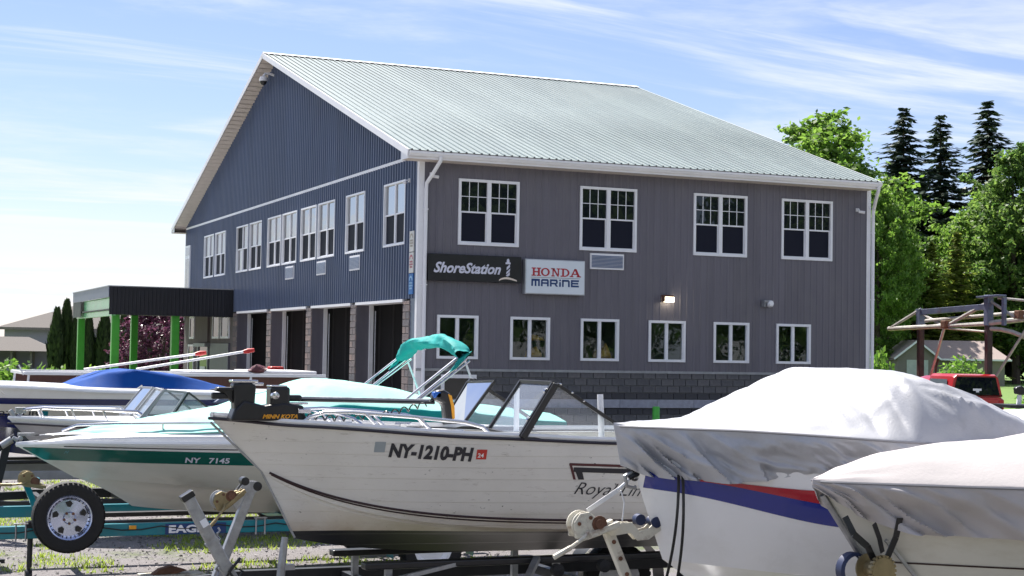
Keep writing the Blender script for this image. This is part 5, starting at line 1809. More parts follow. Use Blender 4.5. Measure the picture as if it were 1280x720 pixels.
# ------------------------------------------------------------------ boat F: blue striped boat under a silver cover
BZ = .95
RZ6 = radians(-5)
bF = thing('covered_boat', 'white boat with blue and red stripes under a wrinkled silver cover', 'boat', (-11.2, -34.42, BZ), RZ6)
hF = Hull(5.2, .98, .90, [(0, 1.02), (.4, 1.03), (1.4, 1.0), (5.2, .95)], (.24, .36), (.60, .02), .17, qc=1.0, qk=2.2, ps=2.8, pc=2.3, fs=.45, fc=.5, bulge=.05, flare=-.05)
hull, bvF = build_hull(hF, [M['gel_white']], [(1, 0)], bF, 80, 12)
lowb = lambda x: curve([(-.1, .755), (.2, .715), (.9, .575), (2.5, .47)], x)
upb = lambda x: curve([(-.1, .87), (.3, .775), (.9, .675), (2.5, .59)], x)
hb = lambda x: curve([(-.1, .87), (.25, .785), (.75, .752), (2.5, .72)], x)
band('blue_stripe', bvF, [.03] + [.06 + i * .06 for i in range(46)], lowb, upb, M['gel_blue'], bF, nz=4)
band('red_stripe', bvF, [.3 + i * .08 for i in range(30)], lambda x: upb(x) - .0, hb, M['gel_red'], bF, nz=3, off=.006)
rail_along(hF, bF, M['rub'], 'rub_rail', -.01, .018, .004)
b = MB(); b.tube([(.07, 0, .80), (.03, 0, .78), (.04, 0, .73), (.09, 0, .72)], .011, 8); b.build('bow_eye', M['galv'], bF, smooth=True)


def fold_silver(x, s, v, sgn):
    w1 = nz(x * 1.9, s * 1.3 + v * .7, sgn * 3.1)
    a = .006 * nz(x * 5, s * 5 + v * 3, 7) + .0025 * nz(x * 14, s * 14 + v * 6, 2)
    if v > 0:                                              # skirt: diagonal gathers, tight at the bow
        bow = exp(-((x - .16) / .30) ** 2)
        ph = 20 * (x - .20 * v) + 4.5 * w1
        am = (.034 + .036 * bow) * (.2 + .8 * v ** .7) * (.5 + .9 * abs(nz(x * 3, 1, 5)))
        rg = 1 - min(1, abs(nz(6.5 * (x - .16 * v), v * .9, 3.7)) * 3.0)
        rg2 = 1 - min(1, abs(nz(13 * (x - .22 * v), v * 1.6, 8.2)) * 3.2)
        a += v ** .6 * (.075 * (rg - .4) + .034 * (rg2 - .4)) * (.6 + bow)
        a += .6 * am * (ridged(ph, .8) - .45) + .016 * v * (.4 + bow) * (ridged(47 * x - 12 * v + 6 * w1, 1.0) - .5)
        a += .006 * v ** 4 * sin(x * 90)
        a *= smooth01(v * 5)
    else:
        if x > 1.19:                                       # pleats radiating from the windshield corner
            k = smooth01((x - 1.23) / .08) * (1 - smooth01((x - 2.6) / .5)) * max(smooth01((s - .62) / .25), smooth01((x - 1.45) / .3))
            dx_, dy_ = (x - 1.19), (s - .76) * .95
            ang = atan2(dy_, dx_ + .02); rr = min(1, sqrt(dx_ * dx_ + dy_ * dy_) / .3)
            a += k * .042 * rr * (ridged(ang * 9 + 1.0 * w1, .7) - .4)
            a += k * .012 * rr * (ridged(ang * 25 + w1, 1.0) - .5)
        if x < .9: a += .007 * (ridged(9 * x + 5 * s + w1 * 2, 1.2) - .5) * s
        a += .006 * s * (ridged(6.5 * x + 2.5 * s + 3 * w1, .8) - .5) * (1 if s > .4 else s / .4) + .010 * (max(0, 1 - abs(nz(x * 3.1 + s * 1.5, s * 2.3, 4.4)) * 6) - .2) * s
        a -= .034 * exp(-((x - 1.17 + .03 * s) / .018) ** 2) * s ** 2 + .018 * exp(-((x - 1.09 + .08 * s) / .016) ** 2) * s ** 3
        a += .018 * exp(-((x - 1.22 + .0 * s) / .018) ** 2) * s ** 2
        a *= 1 - smooth01((s - .86) / .14)
    return a


def silver_top(x, s):
    g_ = curve([(-.05, 1.035), (.4, 1.035), (1.4, .99), (5.2, .94)], x)
    rd = curve([(-.05, 1.045), (.33, 1.06), (.46, 1.075), (.58, 1.14), (.73, 1.235), (.9, 1.305), (1.1, 1.335), (1.42, 1.34), (5.2, 1.34)], x)
    p = curve([(-.05, 2.4), (.5, 1.9), (.80, 1.5), (1.0, 1.8), (1.12, 3.0), (1.20, 6.0), (5.2, 6.0)], x)
    z = g_ + (rd - g_) * (1 - s ** p)
    if x > 1.22:                                           # aft of the windshield the sheet falls away like a tent
        f = 1 - (x - 1.22) / .82 - max(0, (s - .86)) / .145
        f = max(0, f) if f > .06 else .06 * exp((f - .06) / .06)
        z2 = g_ + (1.34 - g_) * f + .03 * (1 - s * s)
        z = lerp(z, min(z, z2), smooth01((x - 1.22) / .04))
    return z
cover('boat_cover', bF, M['silver'], -.035, 5.2, None,
      lambda x: max(.012, (hF.S(min(1, max(0, x + .035) / 5.2)).y + .03)),
      lambda x: curve([(-.05, 1.035), (.4, 1.035), (1.4, .99), (5.2, .94)], x),
      lambda x: curve([(-.05, .20), (.1, .255), (.4, .262), (.55, .235), (.75, .185), (1.2, .18), (5.2, .18)], x), fold_silver,
      None, 340, 104, .62, .045, rake=lambda x: .20 * exp(-max(0, x) / .35), top=silver_top, seam=M['seam_shade'])
st = thing('tie_strap', 'black tie down strap looped under the silver covered boat', 'strap', (-11.2, -34.42, BZ), RZ6)
b = MB()
def strap_pts(x0, lean, n=14):
    out_ = []
    for i in range(n + 1):
        z = lerp(.80, .15, i / n); x = x0 + lean * (i / n) ** 1.2
        out_.append([x, 0, z])
    ya = hull_y(bvF, x0, .78) - .02
    for i, p in enumerate(out_): p[1] = ya - .05 * sin(pi * i / n)
    return out_
for x0, lean in ((.235, -.10), (.25, -.05)):
    pts = strap_pts(x0, lean)
    for p, q in zip(pts, pts[1:]): b.bar(p, q, .014, .004, (0, -1, 0))
b.build('webbing', M['black'], st)
tF = thing('boat_trailer', 'trailer with chipped cream winch stand under the silver covered boat', 'boat trailer', (-11.2, -34.42, 0), RZ6)
for sgn in (-1, 1):
    b = MB(); b.bb((.4, sgn * .7 - .04, .55), (5.0, sgn * .7 + .04, .67)); b.build('side_rail', M['galv'], tF)
    b = MB(); b.bb((1.3, sgn * .4 - .05, .98), (4.9, sgn * .4 + .05, 1.04)); b.build('bunk', M['black'], tF)
    b = MB()
    for x in (1.5, 4.4): b.bb((x - .03, sgn * .4 - .03, .6), (x + .03, sgn * .4 + .03, .98))
    b.build('bunk_post', M['galv'], tF)
    wm = wheel_mesh(.33, .2, None); o = wm.build('wheel', M['rubber'], tF, smooth=True); o.location = (3.4, sgn * .9, .33)
    q = MB(); q.lathe([(.2, -.09), (.17, -.05), (.06, -.06), (0, -.07)], (0, 0, 0), 'y', 20); q.build('rim', M['vinyl'], o, smooth=True)
b = MB()
for x in (.5, 1.5, 3.4, 4.4): b.bb((x - .04, -.66, .57), (x + .04, .66, .65))
b.bb((-1.4, -.05, .56), (.5, .05, .66)); b.build('cross_member', M['galv'], tF)
b = MB(); b.bar((-.06, 0, 1.46), (.10, 0, 1.10), .055, .05, (1, 0, 0)); b.bar((.10, 0, 1.10), (.14, 0, .6), .055, .05, (1, 0, 0))
wp_ = b.build('winch_post', M['cream_rust'], tF, bevel=.006)
b = MB()
for f in (.15, .38, .6, .85):
    c = Vector((-.06, -.03, 1.46)).lerp(Vector((.10, -.03, 1.10)), f)
    b.lathe([(0, -.004), (.011, -.003), (.011, .006)], (c.x, c.y, c.z), 'y', 10)
b.build('bolt_hole', M['rust'], wp_)
winch(tF, M['cream_rust'], (-.155, -.03, 1.475), 1, radians(12), M['cream_rust'], .80)
b = MB()
for yy in (-.035, .025):
    pl = [(-.10, 1.475), (.0, 1.50), (.06, 1.50), (.10, 1.455), (.15, 1.47), (.205, 1.525), (.22, 1.50), (.215, 1.46), (.15, 1.415), (.09, 1.41), (.05, 1.45), (-.05, 1.435)]
    b.prism(pl, .01, lambda a, c, t, yy=yy: (a, yy + t, c))
b.build('roller_bracket', M['cream_rust'], tF)
b = MB(); b.lathe([(0, -.045), (.028, -.04), (.018, 0), (.028, .04), (0, .045)], (.19, 0, 1.50), 'y', 16); b.lathe([(0, -.024), (.028, -.024), (.028, .024), (0, .024)], (.118, .02, 1.51), 'y', 14); b.build('bow_roller', M['navy_rubber'], tF, smooth=True)
b = MB(); b.bar((-.17, -.0, 1.56), (.0, 0, 1.665), .022, .004, (0, -1, 0)); b.tube([(-.01, 0, 1.66), (.04, 0, 1.70), (.075, 0, 1.735)], .008, 6); b.tube([(.0, -.02, 1.66), (.02, -.02, 1.60), (.015, -.02, 1.54), (.01, -.02, 1.51)], .004, 5)
b.build('winch_strap', M['cover_white'], tF)
b = MB(); b.lathe([(.02, -.012), (.032, 0), (.02, .012)], (.085, 0, 1.735), 'y', 12); b.tube([(.05, 0, 1.72), (.1, -.01, 1.745), (.14, 0, 1.76)], .014, 8); b.build('strap_hook', M['black'], tF, smooth=True)

# ------------------------------------------------------------------ boat G: nearest, under light grey canvas
BZ = 1.0
b7 = (-11.13, -36.07)
bG = thing('covered_boat', 'cream hulled boat under a plain light grey canvas cover with black winch straps', 'boat', (b7[0], b7[1], BZ))
hG = Hull(5.0, .95, .85, [(0, .82), (1, .82), (5, .78)], (.32, .40), (.75, .1), .22, qc=1.0, qk=2.2, ps=2.0, pc=1.9, fs=.5, fc=.6, bulge=.03)
hull, bvG = build_hull(hG, [M['gel_cream']], [(1, 0)], bG, 60, 10)
band('pinstripe', bvG, [.32 + i * .1 for i in range(40)], lambda x: .505 - .02 * x, lambda x: .512 - .02 * x, M['brown_stripe'], bG, nz=1)
b = MB(); b.tube([(.02, 0, .78), (.30, 0, .40), (.72, 0, .10)], .014, 8); b.build('stem_strip', M['galv'], bG, smooth=True)


def fold_grey(x, s, v, sgn):
    w1 = nz(x * 2.2, s * 1.3 + v * .6, sgn * 2.3 + 5)
    a = .003 * nz(x * 6, s * 5 + v * 4, 7)
    if v > 0:
        ph = 19 * (x - .34 * v) + 3.0 * w1
        am = .075 * exp(-((x - .25) / .34) ** 2) + .016
        a += am * v ** .7 * (ridged(ph, .8) - .45) + .010 * v * exp(-((x - .3) / .5) ** 2) * (ridged(41 * x - 16 * v + 4 * w1, 1.0) - .5)
        a += .014 * v ** 3 * sin(x * 24 + 2 * w1)
        rg = 1 - min(1, abs(nz(7.5 * (x - .30 * v), v * .7, 2.2)) * 3.0)
        a += .085 * v ** .7 * (.25 + exp(-((x - .3) / .45) ** 2)) * (rg - .4)
        a *= smooth01(v * 6)
    else: a += .004 * nz(x * 3, s * 3, 1)
    return a
cover('boat_cover', bG, M['cover_grey'], -.03, 5.0,
      lambda x: curve([(-.03, .845), (.0, .855), (.15, .90), (.4, .955), (.75, .99), (1.1, 1.0), (2.2, 1.2), (3, 1.2), (5, .95)], x),
      lambda x: max(.012, hG.S(min(1, max(0, x + .03) / 5)).y + .03),
      lambda x: curve([(-.03, .84), (5, .80)], x), lambda x: curve([(-.03, .03), (.05, .085), (.15, .15), (.3, .205), (.8, .215), (5, .22)], x), fold_grey,
      lambda x: curve([(-.03, 2.0), (1, 2.4), (5, 2.2)], x), 260, 80, .60, .05, seam=M['seam_shade'])
tG = thing('boat_trailer', 'trailer with black winch straps under the light grey canvas covered boat', 'boat trailer', (b7[0], b7[1], 0))
for sgn in (-1, 1):
    b = MB(); b.bb((.8, sgn * .7 - .04, .55), (4.8, sgn * .7 + .04, .67)); b.build('side_rail', M['black_steel'], tG)
    b = MB(); b.bb((1.3, sgn * .4 - .05, 1.02), (4.6, sgn * .4 + .05, 1.09)); b.bb((1.5, sgn * .4 - .03, .6), (1.56, sgn * .4 + .03, 1.02)); b.bb((4.2, sgn * .4 - .03, .6), (4.26, sgn * .4 + .03, 1.02)); b.build('bunk', M['black'], tG)
    wm = wheel_mesh(.33, .2, None); o = wm.build('wheel', M['rubber'], tG, smooth=True); o.location = (3.2, sgn * .9, .33)
    q = MB(); q.lathe([(.2, -.09), (.17, -.05), (.06, -.06), (0, -.07)], (0, 0, 0), 'y', 20); q.build('rim', M['vinyl'], o, smooth=True)
b = MB()
for x in (.9, 3.2, 4.4): b.bb((x - .04, -.66, .57), (x + .04, .66, .65))
b.bb((-1.2, -.05, .56), (.9, .05, .66)); b.build('cross_member', M['black_steel'], tG)
b = MB(); b.bar((.05, 0, .6), (.16, 0, 1.40), .07, .06, (1, 0, 0)); b.build('winch_post', M['black_steel'], tG)
b = MB(); c = (.20, -.12, 1.485)
b.lathe([(.0, -.05), (.055, -.05), (.055, -.03), (.03, -.028), (.03, .05), (.06, .052), (.06, .06)], c, 'y', 24)
for k in range(20):
    a = 2 * pi * k / 20; Mx = Matrix.Rotation(-a, 3, 'Y'); b.box(Vector(c) + Mx @ Vector((.058, -.04, 0)), (.01, .02, .011), Mx)
gear = b.build('winch', M['brass'], tG, smooth=True, angle=30)
b = MB(); b.lathe([(.06, .0), (.072, .01), (.072, .05), (.06, .06)], (.15, -.06, 1.475), 'y', 24); b.build('spool', M['navy_rubber'], gear, smooth=True)
b = MB()
for pts, wd in (([(.06, -.10, 1.70), (.09, -.12, 1.63), (.15, -.13, 1.58), (.19, -.12, 1.52)], .028), ([(.13, -.2, 1.68), (.17, -.18, 1.62), (.20, -.16, 1.56)], .02), ([(.255, -.2, 1.70), (.25, -.18, 1.62), (.22, -.14, 1.50)], .028)):
    for p, q in zip(pts, pts[1:]): b.bar(p, q, wd, .005, (0, -1, 0))
b.build('winch_strap', M['black'], tG)
b = MB(); b.bar((.30, -.05, 1.62), (.52, -.05, 1.38), .05, .02, (0, -1, 0)); b.bar((.26, -.1, 1.6), (.5, -.1, 1.35), .012, .012, (0, -1, 0)); b.build('bow_bracket', M['galv'], tG)

# ------------------------------------------------------------------ boat H: white covered boat at the far right
BZ = .7
bH = thing('covered_boat', 'boat under a white cover beyond the silver covered one, below the red pickup', 'boat', (-3.15, -26.9, BZ))
hH = Hull(5.2, .95, .85, [(0, 1.0), (5.2, .9)], (.3, .5), (.8, .1), .25)
build_hull(hH, [M['gel_white']], [(1, 0)], bH, 30, 6)
def fold_white(x, s, v, sgn): return .018 * nz(x * 3, s * 4, sgn + v) + .014 * (ridged(x * 6 - 4 * s + 2 * nz(x, s), 1.3) - .5)
cover('boat_cover', bH, M['cover_white'], -.03, 5.2, lambda x: curve([(-.03, 1.02), (.5, 1.07), (1.5, 1.1), (5.2, 1.05)], x), lambda x: max(.01, hH.S(min(1, max(0, x + .03) / 5.2)).y + .03), lambda x: 1.0 - .02 * x, lambda x: .22, fold_white, lambda x: 2.0, 120, 40, .65, .04)
tH = trailer('boat_trailer', 'black trailer under the white covered boat', (-3.15, -26.9, 0), .5, .4, 4.9, .75, M['black_steel'], 3.4, .33, .72, -1.0)

# ------------------------------------------------------------------ red pickup with a cap
pk = thing('pickup_truck', 'red pickup truck with red cap and dark rear window by the rusty gantry', 'pickup truck', (18.35, -1.1, 0), radians(-23 + 8))
# local: +y is forward, rear at y = 0
def loft(b, rings):
    base = len(b.v); n = len(rings[0])
    for r_ in rings: b.v += [tuple(p) for p in r_]
    for i in range(len(rings) - 1):
        for j in range(n):
            k = (j + 1) % n
            b.f.append((base + i * n + j, base + i * n + k, base + (i + 1) * n + k, base + (i + 1) * n + j)); b.m.append(b.k)
    b.f.append(tuple(base + j for j in range(n))[::-1]); b.m.append(b.k)
    b.f.append(tuple(base + (len(rings) - 1) * n + j for j in range(n))); b.m.append(b.k)
def ring_at(y, hw_b, hw_t, z0, z1, zm=None):
    zm = zm or lerp(z0, z1, .55)
    r_ = [(-hw_b * .96, z0), (-hw_b, z0 + .08), (-hw_b, zm), (-hw_t - .03, z1 - .08), (-hw_t + .06, z1), (hw_t - .06, z1), (hw_t + .03, z1 - .08), (hw_b, zm), (hw_b, z0 + .08), (hw_b * .96, z0)]
    return [(x, y, z) for x, z in r_]
b = MB()
loft(b, [ring_at(0, .88, .86, .52, 1.18), ring_at(.06, .90, .88, .5, 1.2), ring_at(2.0, .91, .89, .45, 1.2), ring_at(3.6, .91, .89, .45, 1.2), ring_at(5.0, .88, .84, .5, 1.12), ring_at(5.35, .8, .75, .55, 1.0)])
b.build('body', M['car_red'], pk, smooth=True, angle=35)
b = MB()
loft(b, [ring_at(.08, .87, .70, 1.205, 1.88, 1.22), ring_at(.2, .87, .72, 1.205, 1.92, 1.22), ring_at(1.9, .87, .72, 1.205, 1.92, 1.22)])
b.build('cap', M['car_red'], pk, smooth=True, angle=35)
b = MB()
loft(b, [ring_at(2.0, .87, .70, 1.205, 1.84, 1.22), ring_at(2.5, .87, .68, 1.205, 1.84, 1.22), ring_at(3.3, .87, .66, 1.205, 1.76, 1.22), ring_at(3.9, .86, .8, 1.205, 1.25, 1.22)])
b.build('cab', M['car_red'], pk, smooth=True, angle=35)
b = MB(); b.face((-.77, .052, 1.27), (.77, .052, 1.27), (.64, .07, 1.83), (-.64, .07, 1.83)); rw = b.build('rear_window', M['car_glass'], pk, recalc=False)
b = MB(); b.bb((-.12, .04, 1.40), (.16, .05, 1.47)); b.bb((-.02, .04, 1.35), (.08, .05, 1.40)); b.build('window_decal', M['vinyl'], rw)
for s_ in (-1, 1):
    b = MB(); b.face((s_ * .874, .4, 1.30), (s_ * .874, 1.8, 1.30), (s_ * .80, 1.8, 1.75), (s_ * .80, .45, 1.75)); b.build('side_window', M['car_glass'], pk, recalc=False)
    b = MB(); b.bb((s_ * .80 - .08, -.02, .75), (s_ * .80 + .08, .01, 1.12)); b.build('tail_light', M['red_plastic'], pk, bevel=.01)
    for yy in (1.0, 4.4):
        wm = wheel_mesh(.36, .22, None)
        q = MB()
        for f in wm.f: pass
        q.v = [(v[1], v[0], v[2]) for v in wm.v]; q.f = wm.f; q.m = wm.m
        o = q.build('wheel', M['rubber'], pk, smooth=True); o.location = (s_ * .80, yy, .36)
b = MB(); b.bb((-.70, -.015, .62), (.70, .02, 1.14)); tg = b.build('tailgate', M['car_red'], pk, bevel=.02)
b = MB(); b.bb((-.12, -.03, 1.0), (.12, -.01, 1.08)); b.build('handle', M['black'], tg, bevel=.01)
b = MB(); b.bb((.38, -.022, .66), (.60, -.0155, .72)); b.build('badge', M['chrome'], tg)
b = MB(); b.bb((-.88, -.16, .45), (.88, .0, .62)); b.build('bumper', M['grey_paint'], pk, bevel=.03)

# ------------------------------------------------------------------ rusty gantry frame with pipes
ga = thing('gantry_frame', 'weathered steel gantry of posts, beam and pipes standing near the red pickup', 'gantry', (19.7, 1.8, 0))
def G(x, y, z): return (x - 19.7, y - 1.8, z)
p1, p2 = (19.68, 3.5), (19.82, .15)
for (x, y), zt in ((p1, 4.05), (p2, 4.45)):
    b = MB(); b.bar(G(x, y, 0), G(x, y, zt), .21, .16, (0, 1, 0)); b.build('post', M['rust_post'], ga, bevel=.015)
b = MB(); b.bar(G(19.66, 3.7, 3.98), G(19.8, .0, 4.12), .14, .19); b.build('beam', M['gantry'], ga, bevel=.01)
b = MB(); b.bar(G(19.68, 3.5, 3.5), G(19.68, 3.5, 4.1), .24, .2, (0, 1, 0)); b.bar(G(19.82, .15, 3.5), G(19.82, .15, 4.5), .24, .2, (0, 1, 0)); b.bar(G(19.65, .4, 4.42), G(19.9, -.45, 4.47), .4, .06); b.bar(G(19.9, -.5, 3.5), G(19.9, -.5, 4.4), .12, .12); b.build('bracket', M['gantry'], ga, bevel=.01)
def pipe(name, a, c, r=.055, m_='pipe'):
    b = MB(); b.tube([G(*a), G(*c)], r, 8); return b.build(name, M[m_], ga, smooth=True)
pipe('pipe', (19.3, 4.8, 3.42), (19.8, .15, 3.56), .075); pipe('pipe', (19.8, .1, 3.58), (21.6, -2.8, 3.95), .085); pipe('pipe', (19.5, 3.0, 3.68), (20.4, -1.2, 3.95), .06)
pipe('brace', (19.3, 4.7, 3.44), (19.66, 3.45, 4.1)); pipe('brace', (19.6, 2.0, 3.5), (19.85, .1, 4.3), .07); pipe('brace', (19.5, 2.0, 3.42), (19.66, 3.0, 1.6), .05); pipe('brace', (19.67, 3.3, 3.9), (19.6, 2.2, 3.5)); pipe('brace', (19.85, .1, 4.3), (20.1, -.8, 3.75), .05); pipe('brace', (19.85, -.05, 1.7), (20.2, -1.2, 3.4), .045)
b = MB(); b.tube([G(19.85 + .16 * i, .1 - .34 * i, 3.4 - .028 * i * i) for i in range(9)], .075, 8); b.build('curved_pipe', M['pipe'], ga, smooth=True)
pipe('brace', (19.9, -.2, 4.4), (21.4, -2.6, 4.1), .04); pipe('brace', (20.3, -1.0, 3.3), (21.6, -2.9, 2.3), .045); pipe('brace', (20.2, -1.0, 3.9), (20.5, -1.9, 2.6), .04); pipe('brace', (19.5, 3.2, 3.5), (19.7, .2, 3.3), .035)
b = MB()
for (x, y, z) in ((19.56, 2.0, 3.55), (20.15, -.95, 3.85)): b.box(G(x, y, z), (.26, .26, .26))
b.build('joint', M['rust'], ga, bevel=.03)
b = MB()
for (x, y) in ((19.66, 2.9), (19.66, 2.7)): b.tube([G(x, y, 1.2), G(x + .02, y - .05, 2.1), G(x, y - .2, 2.4)], .035, 6)
b.build('hook', M['rust_post'], ga, smooth=True)

# junk on a low trailer right of the pickup
ju = thing('utility_trailer', 'low black trailer carrying brown timber beyond the far right boat', 'trailer', (14.3, -8.6, 0), radians(-20))
b = MB(); b.bb((-1.1, -.7, 1.14), (2.4, .7, 1.22)); b.build('bed', M['black_steel'], ju)
b = MB(); b.bb((.55, -.68, .0), (.62, -.60, 1.13)); b.bb((.55, .6, .0), (.62, .68, 1.13)); b.bb((2.2, -.68, .0), (2.27, -.6, 1.13)); b.bb((-.9, .6, .0), (-.83, .68, 1.13)); b.build('leg', M['black_steel'], ju)
for k in range(5):
    b = MB(); b.bb((.35 + .05 * (k % 2), -.6, 1.23 + .085 * k), (2.2, .55, 1.30 + .085 * k)); b.build('timber', M['brown_panel'] if k % 2 else M['wood_grey'], ju, bevel=.008)
o = thing('outboard_motor', 'pair of small dark outboard motors standing on the low black trailer', 'motor', (14.3, -8.6, 1.225), radians(-20))
for k in range(2):
    b = MB(); b.prism([(-.12, .28), (.1, .25), (.14, .42), (.02, .5), (-.14, .44)], .2, lambda a, c, t, k=k: (-.75 + .42 * k + a, -.5 + t, c)); b.build('cowling', M['black'], o, bevel=.03)
    b = MB(); b.prism([(-.05, .26), (.05, .26), (.04, .0), (-.08, .0)], .08, lambda a, c, t, k=k: (-.75 + .42 * k + a, -.44 + t, c)); b.build('leg', M['black_steel'] if k else M['vinyl'], o, bevel=.01)

# ------------------------------------------------------------------ small things near the wall
for i, (x, y, h, lab) in enumerate(((5.9, -3.0, .95, 'right one of two bright green posts standing before the block wall'), (.85, -3.0, .78, 'left one of two bright green posts, seen low behind the open windshield'))):
    o = thing('bollard', lab, 'post', (x, y, 0), 0, 'green posts before the block wall')
    b = MB(); b.lathe([(0, h), (.085, h), (.10, h - .02), (.10, 0), (0, 0)], (0, 0, 0), 'z', 16); b.lathe([(.16, 0), (.16, .03), (.1, .035)], (0, 0, 0), 'z', 16); b.build('post', M['green'], o, smooth=True)
o = thing('plastic_chair', 'blue plastic chair standing before the second garage pier', 'chair', (-5.35, -3.0, 0), radians(20))
b = MB()
b.grid(lambda u, v: (-.32 + .64 * u, -.02 + .06 * (2 * u - 1) ** 2 - .10 * (1 - v), .82 + .68 * v - .06 * (2 * u - 1) ** 4), 10, 6)
b.grid(lambda u, v: (-.32 + .64 * u, .02 + .06 * (2 * u - 1) ** 2 - .10 * (1 - v), .82 + .68 * v - .06 * (2 * u - 1) ** 4), 10, 6)
b.build('backrest', M['blue_plastic'], o, smooth=True)
b = MB(); b.bb((-.30, -.55, .78), (.30, -.06, .82)); b.build('seat', M['blue_plastic'], o, bevel=.015)
for (x, y) in ((-.27, -.5), (.27, -.5), (-.27, -.06), (.27, -.06)):
    b = MB(); b.bar((x, y, 0), (x * .95, y, .78), .05, .05); b.build('leg', M['blue_plastic'], o)
o = thing('pump_cabinet', 'red cabinet with white panel standing in the second garage opening', 'cabinet', (-1.0, 12.35, 0))
b = MB(); b.bb((0, -.25, 0), (.5, .25, 1.75)); b.build('body', M['red_plastic'], o, bevel=.06)
b = MB(); b.bb((-.012, -.15, 1.2), (.0, .15, 1.6)); b.build('panel', M['vinyl'], o)
o = thing('covered_motor', 'blue hooped tarp over a motor before the third garage opening', 'motor cover', (-4.2, -3.0, 0), 0)
b = MB(); b.grid(lambda u, v: (.36 * cos(pi * u) * (1 - .2 * v), -.15 + .3 * v, .5 + 1.1 * sin(pi * u) * (1 - .08 * v) - .2 * (1 - sin(pi * u))), 18, 4); b.build('tarp', M['blue_canvas'], o, smooth=True)
b = MB(); b.bb((-.25, -.1, 0), (.25, .1, .5)); b.build('stand', M['black_steel'], o)
# crumpled orange tarps behind the ground floor windows
def crumple(name, label, x, z, w_, h, seed):
    o = thing(name, label, 'tarp', (x, .27, z))
    b = MB()
    b.grid(lambda u, v: (w_ * (.5 - .5 * cos(pi * u)) - w_ / 2 + .04 * nz(u * 5, v * 5, seed), .14 * sin(2 * pi * v) * sin(pi * u) + .03 * nz(u * 7, v * 6, seed + 4), h * (.5 - .5 * cos(2 * pi * v)) * sin(pi * u) * (.8 + .5 * nz(u * 4, 2, seed))), 24, 18)
    b.build('tarp', M['orange_cloth'], o, smooth=True)
for (x, z, w_, h, sd, lab) in ((3.65, 2.24, .5, .35, 3, 'orange tarp lying behind the second ground floor window from the corner'), (3.7, 2.72, .55, .2, 4, 'orange bundle hanging higher behind the second ground floor window from the corner'), (5.85, 2.24, .6, .42, 5, 'orange tarp heaped behind the third ground floor window from the corner')):
    crumple('orange_tarp', lab, x, z, w_, h, sd)
b = MB(); b.bb((.14, 1.55, .02), (LX - .31, 1.6, 4.69)); b.build('light_block_wall', M['dark_in'], bld)  # added wall keeps daylight of the bays out of the window view
b = MB(); b.bb((.2, .18, 2.05), (LX - .2, .75, 2.09)); b.bb((.2, .70, 1.2), (.24, .75, 2.05)); b.build('window_shelf', M['wood_grey'], bld)

# ------------------------------------------------------------------ houses and garden hut
def house(name, label, x0, x1, y0, y1, ze, zr, wall_m, roof_m, axis, loc, rz, over=.5, garage=None, cat='house'):
    o = thing(name, label, cat, loc, rz)
    b = MB(); b.bb((x0, y0, -1), (x1, y1, ze)); 
    ym, xm = (y0 + y1) / 2, (x0 + x1) / 2
    if axis == 'x':
        for x in (x0, x1): b.face((x, y0, ze), (x, y1, ze), (x, ym, zr - .05))
    b.build('wall', wall_m, o)
    return o
hl = thing('house', 'grey house with a long shingled hip roof beyond the garden hut', 'house', (11.2, 106.5, 0), radians(-6))
b = MB(); b.bb((-12, 0, 0), (14, 12, 3.95)); b.build('wall', M['house_grey'], hl)
b = MB()
e = [(-12.8, -.7, 3.9), (14.8, -.7, 3.9), (14.8, 12.7, 3.9), (-12.8, 12.7, 3.9)]
r1, r2 = (4.5, 6, 7.6), (12.5, 6, 7.6)
r1 = (-.2, 7, 7.9)
r2 = (13.0, 7, 7.9)
b.face(e[0], e[1], r2, r1); b.face(e[1], e[2], r2); b.face(e[2], e[3], r1, r2); b.face(e[3], e[0], r1); b.face(*e)
b.build('roof', M['shingle'], hl)
b = MB(); b.bb((-12.85, -.78, 3.72), (14.85, -.70, 3.95)); b.build('fascia', M['wood_grey'], hl)
hut = thing('garden_hut', 'small open timber hut with pale hip roof in front of the grey house', 'hut', (-3.4, 79.5, 0), radians(-10))
b = MB()
for (x, y) in [(-3.4 + 1.35 * i, -1.6) for i in range(6)] + [(-3.4 + 1.35 * i, 1.6) for i in range(6)]: b.bb((x - .07, y - .07, 0), (x + .07, y + .07, 1.95))
b.build('post', M['wood_grey'], hut)
b = MB(); b.bb((-3.4, 1.65, 0), (3.4, 1.75, 1.95)); b.bb((-3.4, -1.66, 0), (3.4, -1.62, .7)); b.build('rear_panel', M['house_grey'], hut)
b = MB()
e = [(-3.9, -2.1, 1.93), (3.9, -2.1, 1.93), (3.9, 2.1, 1.93), (-3.9, 2.1, 1.93)]
b.face(e[0], e[1], (1.7, 0, 2.95), (-1.7, 0, 2.95)); b.face(e[1], e[2], (1.7, 0, 2.95)); b.face(e[2], e[3], (-1.7, 0, 2.95), (1.7, 0, 2.95)); b.face(e[3], e[0], (-1.7, 0, 2.95)); b.face(*e)
b.build('roof', M['shingle'], hut)

hr = thing('garage_house', 'low tan house with pinkish shingle roof and a pale garage door below the conifers', 'house', (80.9, 79.5, 0), radians(-23))
def gable_block(o, x0, x1, y0, y1, ze, zr, xr0, xr1):
    pass
